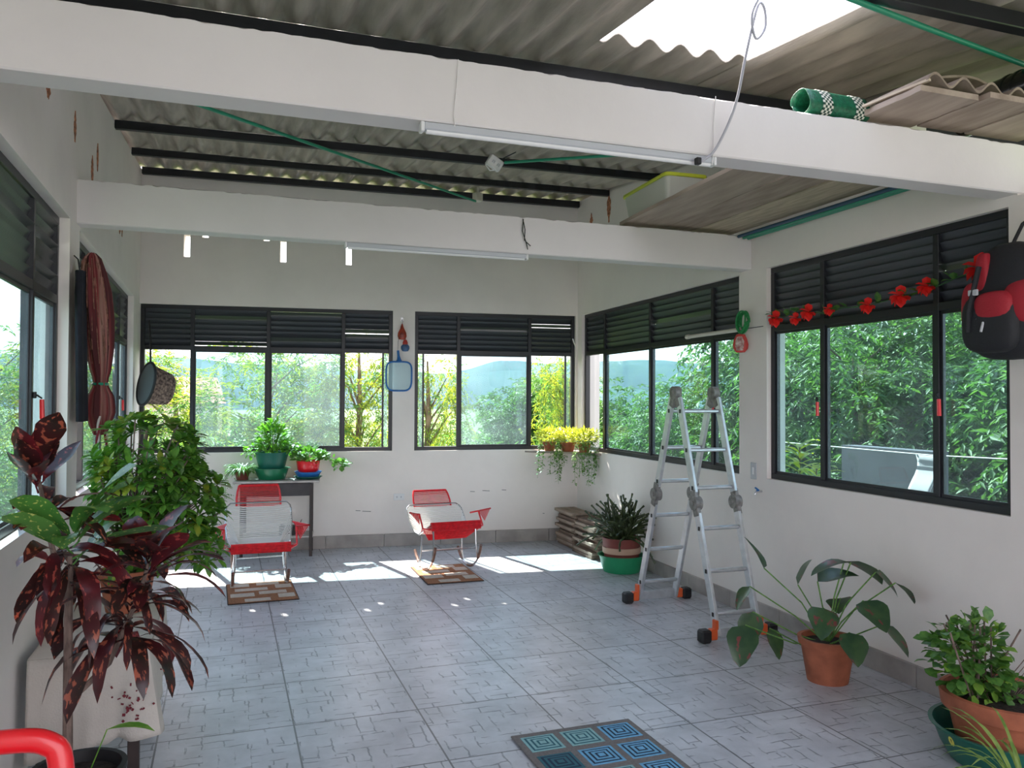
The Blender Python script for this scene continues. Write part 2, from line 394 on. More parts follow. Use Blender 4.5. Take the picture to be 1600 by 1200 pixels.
# back wall with its two windows and the sunlit ventilation slots high up
hb = [(ub(-.818), ub(1.683), ZS, ZT), (ub(1.916), ub(3.717), ZS, ZT)]
for x, za, zb in ((-.385, 3.0, 3.23), (-.21, 3.205, 3.45), (.383, 3.20, 3.44), (.55, 2.985, 3.22), (1.036, 3.195, 3.43), (1.216, 2.985, 3.22), (1.40, 3.25, 3.47), (-.375, 3.5, 3.66)):
    hb.append((ub(x)-.03, ub(x)+.03, za, zb))
wb = struct(wall_mesh(BACK, ub(-1.0), ub(4.0), -.2, 3.74, hb, -.04, .09, lambda p: roofz(p.y)-.004).build('wall_back', MW, smooth=False, origin=BACK.o))
hr = [(ur(8.165), ur(5.12), ZS, ZT), (ur(4.78), ur(2.85), ZS, ZT)]
wr = struct(wall_mesh(RIGHT, ur(8.32), ur(-2.0), -.2, 3.7, hr+[(ur(3.5), ur(-3), 2.802, 4), (ur(2.80), ur(-3), 2.56, 4)], -.035, .12, lambda p: roofz(p.y)-.005).build('wall_right', MW, smooth=False, origin=RIGHT.o))
hl = [(2.85, 4.76, ZS, ZT), (5.08, 8.2, ZS, ZT)]
wlft = struct(wall_mesh(LEFT, -2.0, 8.84, -.2, 3.7, hl, -.05, .12, lambda p: roofz(p.y)-.005).build('wall_left', MW, smooth=False, origin=LEFT.o))
# clay brick showing in scars of the upper left and right walls
def scar(wl, u, z0, z1, w, par, n):
    mb = MBd(); k = 12; L_ = []; R_ = []
    for i in range(k+1):
        z = z0+(z1-z0)*i/k; a = w*(.4+.6*random.random())*math.sin(math.pi*min(.95, max(.08, i/k)))
        L_.append(wl.w(u-a/2, -n-.004, z)); R_.append(wl.w(u+a/2, -n-.004, z))
    vs = L_+R_+[p+(wl.w(0, .006, 0)-wl.w(0, 0, 0)) for p in L_+R_]; m = k+1
    fs = [(i, i+1, m+i+1, m+i) for i in range(k)]+[(i, 2*m+i, 2*m+i+1, i+1) for i in range(k)]+[(m+i, m+i+1, 3*m+i+1, 3*m+i) for i in range(k)]
    mb.add(vs, fs); return mb.build('exposed_brick', M_brick, par, smooth=False, origin=None)
random.seed(3)
def to_local_world(ob, par):     # children of an unrotated parent keep world coordinates
    ob.location = -par.location
for u, a, b_, w in ((4.13, 2.93, 3.06, .06), (4.86, 2.95, 3.12, .03), (5.5, 2.87, 3.06, .035), (5.72, 3.02, 3.2, .035), (6.3, 2.86, 3.10, .04), (6.15, 2.86, 2.92, .05), (7.15, 2.87, 3.17, .05), (6.98, 2.86, 2.95, .05)):
    to_local_world(scar(LEFT, u, a, b_, w*2.6, wlft, .05), wlft)
for y, a, b_, w in ((7.9, 3.42, 3.60, .09), (7.45, 3.40, 3.74, .12)):
    to_local_world(scar(RIGHT, ur(y), a, b_, w, wr, .035), wr)

struct(MBd().box((1.45, 3.4, -.1), (5.2, 11.2, .2)).build('floor', MF, smooth=False, origin=(0, 0, 0)))
# skirting tiles
mb = MBd(); x = -.80
while x < 3.65:
    x2 = min(x+.597, 3.68); a = BACK.w(ub(x), -.052, 0); c = BACK.w(ub(x2), -.052, 0)
    mb.bar((a.x, a.y, .066), (c.x, c.y, .066), .022, .132, mi=0, bev=.002); x = x2+.004
struct(mb.build('baseboard_back', M_tilebase, smooth=False))
mb = MBd(); y = 8.22
while y > 3.2:
    y2 = y-.597; a = RIGHT.w(ur(y), -.046, 0); c = RIGHT.w(ur(y2), -.046, 0)
    mb.bar((a.x, a.y, .06), (c.x, c.y, .06), .022, .12, bev=.002); y = y2-.004
struct(mb.build('baseboard_right', M_tilebase, smooth=False))

# beams: painted concrete with a rough top edge
def beam(name, y0, y1, z0, z1, x0, x1):
    random.seed(ord(name[-1])); mb = MBd(); n = 160; vs = []
    for i in range(n+1):
        x = x0+(x1-x0)*i/n; dz = -.008*random.random()**2
        vs += [(x, y0, z0+.006), (x, y0+.006, z0), (x, y1-.006, z0), (x, y1, z0+.006), (x, y1, z1-.004), (x, y1-.01, z1), (x, y0+.012, z1+.002), (x, y0, z1+dz)]
    fs = [(i*8+j, i*8+(j+1) % 8, (i+1)*8+(j+1) % 8, (i+1)*8+j) for i in range(n) for j in range(8)]
    mb.add(vs, fs+[list(range(8))[::-1], [n*8+j for j in range(8)]])
    return struct(mb.build(name, MB_))
beam('trim_1', 2.794, 2.93, 2.567, 2.803, -.78, 4.1)
beam('trim_2', 4.965, 5.10, 2.533, 2.776, -.80, 3.64)
# roof purlins
for k, (p, q_, h, w) in enumerate((((-.80, 8.62, 3.803), (3.72, 8.22, 3.760), .07, .05), ((-.80, 7.70, 3.725), (3.70, 7.44, 3.697), .062, .05), ((-.80, 6.60, 3.605), (3.68, 6.38, 3.581), .065, .05),
        ((-.80, 5.25, 3.46), (5.3, 5.25, 3.46), .06, .05), ((-.80, 3.93, 3.288), (5.3, 3.93, 3.288), .12, .06), ((-.80, 2.43, 3.152), (5.3, 2.43, 3.152), .07, .06), ((-.80, .95, 2.966), (5.3, .95, 2.966), .12, .06))):
    mb = MBd(); mb.bar(p, q_, w, h, bev=.004)
    struct(mb.build('trim_%d' % (k+3), M_steel))
# corrugated roof with the missing sheet
def wave(x): return .027*math.sin(2*math.pi*x/.177)
mb = MBd(); nx = 300; X0, X1 = -.95, 3.95
def sheet(xa, xb, ya, yb, dz):
    n = max(4, int((xb-xa)/.177*10)); vs = []; fs = []
    m = 6
    for i in range(n+1):
        x = xa+(xb-xa)*i/n
        for j in range(m+1):
            y = ya+(yb-ya)*j/m; vs.append((x, y, roofz(y)+.034+.016*(1-j/m)+wave(x)+.004*math.sin(y*3+x)))
    o = len(vs); vs += [(a, b, c+.007) for a, b, c in vs]
    for i in range(n):
        for j in range(m):
            a = i*(m+1)+j; f = (a, a+m+1, a+m+2, a+1); fs += [f[::-1], tuple(t+o for t in f)]
    for i in range(n): a = i*(m+1); fs += [(a, a+m+1, a+m+1+o, a+o), (a+m, a+m+o, a+2*m+1+o, a+2*m+1)]
    for j in range(m): a = j; fs += [(a, a+o, a+1+o, a+1)]; a = n*(m+1)+j; fs += [(a, a+1, a+1+o, a+o)]
    mb.add(vs, fs)
HX0, HX1 = 1.70, 2.56
ys = [(-.9, 1.05), (.9, 2.5), (2.32, 3.56), (3.54, 5.36), (5.2, 6.72), (6.55, 7.82), (7.65, 9.1)]
for k, (ya, yb) in enumerate(ys):
    dz = .012*(k % 2)
    xe = 5.5 if k < 4 else X1
    if k == 2: sheet(X0, HX0, ya, 4.0, dz); sheet(HX1, xe, ya, 4.0, dz)
    else: sheet(X0, xe, ya, yb, dz)
struct(mb.build('ceiling', M_roof, origin=(0, 0, 0)))

# ------------------------------------------------------------------ windows
def window(name, wl, ua, ub_, mull, bays, louv_seed, handles=()):
    """bays: list of 'g' glass / 'o' open per bay"""
    root = bpy.data.objects.new(name, None); COL.objects.link(root); root.location = wl.w(ua, 0, ZS); root.rotation_euler = (0, 0, wl.a); struct(root)
    Wd = ub_-ua; Hh = ZT-ZS; t = .04; d = .05; zt = ZM-ZS
    fr = MBd()
    for c, s_ in (((Wd/2, d/2, t/2), (Wd, d, t)), ((Wd/2, d/2, Hh-t/2), (Wd, d, t)), ((t/2, d/2, Hh/2), (t, d, Hh-2*t)), ((Wd-t/2, d/2, Hh/2), (t, d, Hh-2*t)), ((Wd/2, d/2, zt), (Wd-2*t, d, .045))):
        fr.box(c, s_, bev=.002)
    ms = [m_-ua for m_ in mull]
    for m_ in ms: fr.box((m_, d/2-.001, Hh/2), (.038, d, Hh-2*t), bev=.002)
    fr.build('window_frame', M_frame, root, smooth=False)
    xs = [t]+ms+[Wd-t]; rnd = random.Random(louv_seed)
    for k in range(len(xs)-1):
        a = xs[k]+(.019 if k else 0); b = xs[k+1]-(.019 if k < len(xs)-2 else 0); cx = (a+b)/2; w = b-a
        # louvre blades
        lv = MBd(); n = 7; z0, z1 = zt+.0225, Hh-t; st = (z1-z0)/n
        for i in range(n):
            zc = z0+st*(i+.5); tilt = R(25)+(rnd.random()-.5)*R(4); hh = st*1.30
            if rnd.random() < .13: tilt = R(rnd.choice((52, 58, 64)))
            vs = []
            for sx in (a, b):
                for kk, (fy, fz) in enumerate(((-.5, 0), (-.2, .12), (.2, .12), (.5, 0), (.2, .02), (-.2, .02))):
                    yy = fy*hh; zz = fz*.07
                    # blade plane nearly vertical: rotate
                    Y_ = yy*math.sin(tilt)+zz*math.cos(tilt); Z_ = -yy*math.cos(tilt)+zz*math.sin(tilt)
                    vs.append((sx, .025+Y_, zc+Z_))
            lv.add(vs, [(j, (j+1) % 6, 6+(j+1) % 6, 6+j) for j in range(6)]+[(5, 4, 3, 2, 1, 0), (6, 7, 8, 9, 10, 11)])
        lv.build('louvre_panel', M_louv, root, smooth=False)
        kd = bays[k]
        if kd in 'gh':
            gl = MBd(); zz0, zz1 = t, zt-.0225
            sa = MBd(); yy = .018 if kd == 'g' else .034
            for c, s_ in ((((a+b)/2, yy, zz0+.009), (w, .014, .018)), (((a+b)/2, yy, zz1-.009), (w, .014, .018)), ((a+.008, yy, (zz0+zz1)/2), (.016, .014, zz1-zz0-.037)), ((b-.008, yy, (zz0+zz1)/2), (.016, .014, zz1-zz0-.037))): sa.box(c, s_)
            so = sa.build('window_sash', M_frame, root, smooth=False)
            gl.box(((a+b)/2, yy, (zz0+zz1)/2), (w-.034, .004, zz1-zz0-.037)).build('window_pane', M_glass, so, smooth=False)
        elif kd in 'lr':   # open bay, sash pushed behind the neighbour leaves a narrow strip
            sw = .06; c0 = (a+sw/2) if kd == 'l' else (b-sw/2); zz0, zz1 = t, zt-.0225
            sa = MBd(); sa.box((a+sw if kd == 'l' else b-sw, .034, (zz0+zz1)/2), (.02, .016, zz1-zz0)); so = sa.build('window_sash', M_frame, root, smooth=False)
            MBd().box((c0, .034, (zz0+zz1)/2), (sw-.022, .004, zz1-zz0-.01)).build('window_pane', M_glass, so, smooth=False)
    for hx, hz in handles:
        hb_ = MBd(); hb_.box((hx-ua-.012, -.008, hz-ZS+.05), (.016, .014, .03), bev=.003).tube([(hx-ua-.012, -.016, hz-ZS+.05), (hx-ua+.02, -.03, hz-ZS+.035)], .004, 6)
        ho = hb_.build('window_handle', M_black, root)
        MBd().tube([(hx-ua+.022, -.03, hz-ZS+.03), (hx-ua+.026, -.032, hz-ZS-.06)], [.010, .011], 8).build('handle_grip', M_red, ho)
    return root
window('window_1', BACK, ub(-.818), ub(1.683), [ub(-.329), ub(.41), ub(1.168)], 'oggr', 11)
window('window_2', BACK, ub(1.916), ub(3.717), [ub(2.397), ub(3.196)], 'lgr', 12)
window('window_3', RIGHT, ur(8.165), ur(5.12), [ur(7.64), ur(6.62), ur(5.55)], 'rggg', 13, [(ur(5.52), 1.53)])
window('window_4', RIGHT, ur(4.78), ur(2.85), [ur(4.236), ur(3.323)], 'ggg', 14, [(ur(4.27), 1.53), (ur(3.30), 1.55)])
window('window_5', LEFT, 2.85, 4.76, [3.32, 4.164], 'ggg', 15, [(4.19, 1.53)])
window('window_6', LEFT, 5.08, 8.2, [5.65, 6.476, 7.573], 'lggg', 16, [(7.56, 1.52)])
#@@OBJECTS
def label_copy(o, lab): o['label'] = lab; return o
rnd = random.Random(7)
# ------------------------------------------------------------------ outside: ground, hills, trees
M_grass = mat('rough_green_ground', (.10, .16, .04), .95, col2=(.05, .09, .02), scale=.6)
M_hill = mat('haze_tinted_hillside', (.055, .10, .085), 1, col2=(.035, .07, .065), scale=.05, spec=0)  # blue of distant haze is mixed into the forest green
mb = MBd(); mb.grid(lambda u, v: (-500+1000*u, -20+700*v, -3.2+.25*math.sin(u*40)*math.cos(v*31)-2*(v*0)), 40, 40)
struct(mb.build('ground', M_grass, origin=(0, 0, -3.2)))
def ridge(name, lab, dist, base, amps, a0, a1, seed, depth):
    rr = random.Random(seed); ph = [rr.random()*6 for _ in range(6)]
    def h(a): return base+amps[0]*math.sin(a*2.3+ph[0])+amps[1]*math.sin(a*5.1+ph[1])+amps[2]*math.sin(a*13+ph[2])+amps[2]*.4*math.sin(a*31+ph[3])
    def fn(u, v):
        a = a0+(a1-a0)*u; d = dist+depth*(v-.5)*2; hh = -3.2+(h(a)+3.2)*math.sin(math.pi*v)**.8*min(1, math.sin(math.pi*u)*2.2+.02)**.8
        d += dist*.02*math.sin(a*40+v*9+ph[4]); return (d*math.sin(a), d*math.cos(a), hh+.03*base*math.sin(a*70+v*20)*math.sin(math.pi*v))
    mb = MBd(); mb.grid(fn, 160, 14); return tag(mb.build(name, M_hill, origin=(0, dist, -3.2)), lab, 'hill', None)
ridge('hill', 'low hazy forested ridge far behind the trees of the back windows', 420, 15, (4, 3, 1.2), R(-60), R(34), 3, 60)
ridge('hill', 'tall blue mountain slope seen past the corner window on the right', 560, 22, (4, 3, 1.2), R(8), R(80), 8, 90)
hz, hn, hb_ = new_mat('distant_haze'); hn.nodes.remove(hb_)
vs_ = hn.nodes.new('ShaderNodeVolumeScatter'); vs_.inputs['Density'].default_value = .0009; vs_.inputs['Color'].default_value = (.60, .80, 1, 1); vs_.inputs['Anisotropy'].default_value = .3
hn.links.new(vs_.outputs[0], hn.nodes['Material Output'].inputs['Volume'])
hzb = MBd().box((150, 235, 40), (1900, 170, 86.2)).build('haze', hz, smooth=False); hzb['kind'] = 'stuff'; tag(hzb, 'pale blue haze lying between the trees and the hills', 'haze')

def foliage_mesh(name, blobs, ntw, nleaf, L, w, twl, droop, seed, mats, flat=.0, spread=.6, rmin=.45):
    g = np.random.default_rng(seed); B = np.array(blobs, float)
    vol = B[:, 3]*B[:, 4]*B[:, 5]; pick = g.choice(len(B), ntw, p=vol/vol.sum())
    d = g.normal(size=(ntw, 3)); d /= np.linalg.norm(d, axis=1)[:, None]
    r = g.uniform(rmin**2, 1, ntw)**.5
    pos = B[pick, :3]+d*B[pick, 3:6]*r[:, None]
    td = d*.8+g.normal(size=(ntw, 3))*spread; td[:, 2] += .15; td /= np.linalg.norm(td, axis=1)[:, None]
    t = (np.arange(nleaf)+.5)/nleaf
    P = pos[:, None, :]+td[:, None, :]*(t*twl)[None, :, None]; P[:, :, 2] -= (t**2*twl*droop)[None, :]
    dirv = td[:, None, :]-np.array([0, 0, 1])*(2*t*droop)[None, :, None]; dirv /= np.linalg.norm(dirv, axis=2)[:, :, None]
    side = np.cross(dirv, [0, 0, 1.]); side /= (np.linalg.norm(side, axis=2)[:, :, None]+1e-6)
    sg = np.where(np.arange(nleaf) % 2 == 0, 1., -1.)[None, :, None]
    ld = dirv*.55+side*sg*.9+g.normal(size=P.shape)*.28; ld[:, :, 2] -= droop*.35; ld /= np.linalg.norm(ld, axis=2)[:, :, None]
    P = P.reshape(-1, 3); ld = ld.reshape(-1, 3); n = len(P)
    nr = g.normal(size=(n, 3))*.5+np.array([0, 0, 1.]); sd = np.cross(ld, nr); sd /= (np.linalg.norm(sd, axis=1)[:, None]+1e-6); up_ = np.cross(sd, ld)
    ll = L*g.uniform(.6, 1.2, n)[:, None]; ww = w*g.uniform(.7, 1.2, n)[:, None]
    mid = P+ld*ll*.45
    V = np.stack([P, mid+sd*ww*.5+up_*ww*.15, P+ld*ll-up_*ll*.12, mid-sd*ww*.5+up_*ww*.15], 1).reshape(-1, 3)
    F = np.arange(n)[:, None]*4; F = np.concatenate([F+np.array([0, 1, 2]), F+np.array([0, 2, 3])], 1).reshape(-1, 3)
    me = bpy.data.meshes.new(name); me.vertices.add(len(V)); me.vertices.foreach_set('co', V.ravel())
    me.loops.add(len(F)*3); me.loops.foreach_set('vertex_index', F.ravel().astype(np.int32)); me.polygons.add(len(F))
    me.polygons.foreach_set('loop_start', (np.arange(len(F))*3).astype(np.int32)); me.polygons.foreach_set('loop_total', np.full(len(F), 3, np.int32))
    for m_ in mats: me.materials.append(m_)
    if len(mats) > 1: me.polygons.foreach_set('material_index', np.repeat(g.choice(len(mats), ntw, p=None), nleaf*2).astype(np.int32))
    me.update(calc_edges=True); me.validate(); return me, pos
L_fresh = leaf_mat('fresh_green_leaf', (.07, .16, .05), (.13, .25, .07), (1.3, 1.5, .7), rough=.6, scale=3, tf=.45)
L_yel = leaf_mat('yellow_green_leaf', (.19, .27, .05), (.32, .37, .07), (1.4, 1.4, .5), rough=.6, scale=3, tf=.5)
L_dark = leaf_mat('dark_green_leaf', (.045, .12, .04), (.11, .22, .06), (1.3, 1.5, .7), rough=.55, scale=3, tf=.35)
L_mid = leaf_mat('mid_green_leaf', (.06, .14, .045), (.12, .23, .06), (1.3, 1.5, .7), rough=.55, scale=3, tf=.4)
L_grey = leaf_mat('grey_green_leaf', (.10, .17, .09), (.17, .26, .12), (1.2, 1.4, .8), scale=3, tf=.4)
def blobcrown(seed, n, rx, rz, br, z0=0):
    q = random.Random(seed); out = []
    for i in range(n):
        a = q.random()*6.28; rr = rx*math.sqrt(q.random()); z = z0+(q.random()*2-1)*rz
        s_ = br*(.7+.6*q.random()); out.append((rr*math.cos(a), rr*math.sin(a), z, s_, s_, s_*.75))
    return out
KIND = {}
def kind(key, mats, blobs, ntw, nleaf, L, w, twl, droop, seed, **k):
    me, pos = foliage_mesh('foliage_'+key, blobs, ntw, nleaf, L, w, twl, droop, seed, mats, **k)
    KIND[key] = (me, blobs)
kind('airy', [L_fresh, L_yel], blobcrown(1, 16, 1.25, 1.7, .5), 620, 14, .14, .030, .42, .35, 1)
kind('airy_yellow', [L_yel, L_fresh, L_yel], blobcrown(2, 16, 1.2, 1.7, .5), 560, 14, .15, .032, .42, .4, 2)
kind('dense', [L_dark, L_mid], blobcrown(4, 22, 1.7, 1.3, .75), 2300, 11, .17, .05, .34, .5, 4)
kind('lance', [L_dark, L_mid, L_dark], blobcrown(5, 24, 1.6, 1.6, .7), 2700, 11, .125, .036, .30, .6, 5)
kind('grey', [L_grey, L_mid], blobcrown(6, 15, 1.5, 1.6, .6), 800, 12, .13, .03, .4, .4, 6)
kind('bush', [L_fresh, L_mid], blobcrown(7, 14, 1.5, .45, .6), 1500, 10, .15, .035, .34, .3, 7)
kind('bush_dark', [L_mid, L_dark], blobcrown(9, 14, 1.5, .5, .65), 1500, 10, .16, .04, .34, .4, 9)
TM = {}
def tree(key, label, x, y, zc, sc=1, rz=0, sz=1, group=None, cat='tree', name=None):
    me, blobs = KIND[key]
    t = thing(name or 'leafy_tree', label, cat, (x, y, -3.2), 0, group); 
    fo = bpy.data.objects.new('foliage', me); COL.objects.link(fo); fo.parent = t; fo.location = (0, 0, zc+3.2); fo.rotation_euler = (0, 0, rz); fo.scale = (sc, sc, sc*sz)
    tb = MBd(); q = random.Random(int(x*97+y*31)); h = zc+3.2
    tb.tube([(0, 0, 0), (.06, .03, h*.35), (-.04, .05, h*.7), (.02, 0, h), (0, .03, h+sc*sz*1.1)], [.13*sc+.03, .10*sc+.02, .07*sc+.02, .045, .015], 8)
    for b_ in blobs[:10]:
        bx, by, bz = b_[0]*sc, b_[1]*sc, b_[2]*sc*sz; c, s_ = math.cos(rz), math.sin(rz); bx, by = bx*c-by*s_, bx*s_+by*c
        z0 = max(h*.45, min(h+bz-.6, h+sc*sz*.9)); tb.tube([(0, .02, z0), (bx*.5+.05, by*.5, (z0+h+bz)/2+.1), (bx, by, h+bz)], [.02, .013, .006], 6)
    tb.build('trunk', M_trunk, t); return t
# behind window_1
tree('airy', 'feathery green tree outside the left back window, partly behind the desk plants', .6, 12.9, 1.0, .85, 0)
tree('airy', 'feathery green tree outside the second pane of the left back window', -.75, 13.6, 1.0, .8, 2)
tree('airy_yellow', 'sunlit yellow-green airy tree outside the open right bay of the left back window', 1.95, 12.6, 1.4, .5, .6, 1.8)
tree('airy_yellow', 'sunlit yellow-green airy tree at the left edge of the back windows, behind the hanging hat', -2.0, 12.4, 1.5, .6, 1.5, 1.6)
# behind window_2
tree('airy_yellow', 'thin yellow-green tree outside the open left bay of the right back window', 3.05, 12.6, 1.3, .42, 3, 1.9)
tree('dense', 'round dark tree rising behind the middle of the right back window', 7.5, 19.0, .85, .72, 1)
tree('airy_yellow', 'yellow-green tree outside the open right bay of the right back window', 5.55, 12.9, 1.3, .42, 4.4, 1.9)
tree('dense', 'dark rounded tree beyond the right corner of the back windows', 8.3, 18.0, .7, .8, 2.2)
for i, (x, y, k, z, s_, lab) in enumerate(((-1.2, 11.3, 'bush', .15, .8, 'low green thicket under the left end of the back windows'), (.6, 11.2, 'bush', .2, .8, 'low green thicket behind the desk with the potted plants'),
        (2.4, 11.0, 'bush', .1, .8, 'low green thicket behind the pillar between the back windows'), (4.1, 11.2, 'bush_dark', -.05, .8, 'low blue-green thicket under the middle pane of the right back window'),
        (5.4, 13.6, 'bush', -.1, .9, 'low green thicket behind the corner flower shelf'), (3.4, 15.0, 'bush_dark', .0, 1.1, 'thicket in the distance beyond the right back window'), (1.2, 18, 'bush_dark', .0, 1.5, 'darker thicket far behind the left back window'), (-2.2, 17, 'bush', .1, 1.3, 'distant thicket behind the far left pane'))):
    tree(k, lab, x, y, z, s_, i*1.3, 1, None, 'bush', 'green_thicket')
# right side
tree('lance', 'broad leafy tree close outside the far right window, behind the stepladder', 7.3, 9.4, .7, 1.0, .4)
tree('lance', 'leafy tree outside the right-hand panes of the far right window', 6.9, 10.9, .3, .75, 2.4)
tree('lance', 'dark dense tree filling the left half of the near right window', 7.3, 7.9, 1.0, 1.0, 4)
tree('dense', 'dark tree with glossy leaves behind the grey wall outside the near right window', 8.6, 6.2, 1.1, 1.1, 5)
tree('lance', 'lighter leafy tree outside the right pane of the near right window', 8.8, 4.3, .85, 1.1, 1.1)
tree('dense', 'tall dark tree further back on the right side', 10.0, 8.8, 1.6, 1.4, .2)
tree('lance', 'leafy tree behind the others at the far right', 10.6, 6.0, 1.2, 1.5, 3.0)
for i, (x, y, k, z, s_, lab) in enumerate(((6.2, 10.6, 'bush', -.1, .9, 'low bushes under the far right window'), (6.0, 8.4, 'bush', -.2, .8, 'low bushes beside the stepladder, outside the glass'), (8.3, 13.5, 'bush_dark', .1, 1.3, 'bushes further off beyond the far right window'), (7.6, 5.2, 'bush_dark', -.2, .9, 'low bushes behind the grey outside wall'), (6.9, 3.4, 'bush', -.1, .8, 'low bushes at the right edge of the near right window'), (5.9, 13.2, 'bush', -.3, .8, 'green bushes outside the corner of the two window walls'))):
    tree(k, lab, x, y, z, s_, i*1.7+.5, 1, None, 'bush', 'green_bush')
# left side
tree('grey', 'grey-green tree close outside the near left window', -4.2, 6.4, 1.3, .9, 0)
tree('grey', 'grey-green tree outside the far left window', -4.4, 9.8, 1.2, .95, 2)
tree('airy', 'feathery tree seen past the hanging red hammock', -3.0, 11.8, 1.0, .8, 4)
tree('bush_dark', 'dark bushes below the near left window', -4.6, 5.4, -.3, .95, 1, 1, None, 'bush', 'green_bush')
tree('bush_dark', 'dark bushes below the far left window', -4.4, 8.2, -.3, 1.0, 3, 1, None, 'bush', 'green_bush')
# young plants close to the near right window
L_sap = leaf_mat('lime_leaf', (.32, .44, .03), (.50, .56, .05), (1.3, 1.4, .4), scale=10, tf=.45)
for k, (x, y, z, lab) in enumerate(((4.35, 5.75, 1.15, 'lime green sapling close outside the lower left of the near right window'), (4.3, 5.25, 1.2, 'lime green sapling outside, behind the first mullion of the near right window'), (4.25, 5.0, 1.05, 'smaller lime sapling outside beside the first mullion of the near right window'))):
    t = thing('sapling', lab, 'sapling', (x, y, -3.2), 0, None); mb = MBd(); mb.tube([(0, 0, 0), (.03, 0, 2.5), (0, 0, z+3.2)], [.03, .02, .006], 6); mb.build('stem', M_trunk, t)
    mb = MBd(); random.seed(40+k)
    for i in range(46):
        a = i*2.4; zz = z+3.2-.75*(i/46)**1.1; mb.leaf((0, 0, zz), (math.cos(a), math.sin(a), .55), .22, .055, .7, 4, .2, 0, 0, 'strap')
    mb.build('foliage', L_sap, t)
M_ngrey = mat('shaded_grey_render', (.09, .095, .11), .9, noise=.15, scale=2)  # grey darkened to stand in for shade under the trees
tag(MBd().box((5.3, 5.32, -1.03), (.15, 1.0, 4.4)).build('boundary_wall', M_ngrey, smooth=False), 'grey rendered wall outside the near right window', 'wall')
t = thing('hanging_sheet', 'pale sheet hanging on a line outside the near right window', 'sheet', (4.9, 4.62, .55))
mb = MBd(); mb.grid(lambda u, v: (.03*math.sin(v*9), -.10+.2*u+.03*math.sin(v*5), .62*v), 8, 12); o = mb.build('cloth', mat('pale_sheet', (.55, .53, .56), .9), t); 
sm = o.modifiers.new('s', 'SOLIDIFY'); sm.thickness = .006
MBd().tube([(0, 1.9, .63), (0, -.1, .62), (0, -1.6, .66)], .005, 6).build('line', M_white, t)
t = thing('house', 'far house with a red tiled roof behind the trees at left', 'house', (-4.0, 60, -3.2))
MBd().box((0, 0, 2.2), (7, 5, 4.4)).build('wall', mat('house_wall', (.6, .5, .45), .9), t, smooth=False)
MBd().add([(-4, -3, 4.4), (4, -3, 4.4), (4, 3, 4.4), (-4, 3, 4.4), (-3.4, 0, 6.2), (3.4, 0, 6.2)], [(0, 1, 5, 4), (2, 3, 4, 5), (1, 2, 5), (3, 0, 4), (3, 2, 1, 0)]).build('roof', M_terra, t, smooth=False)

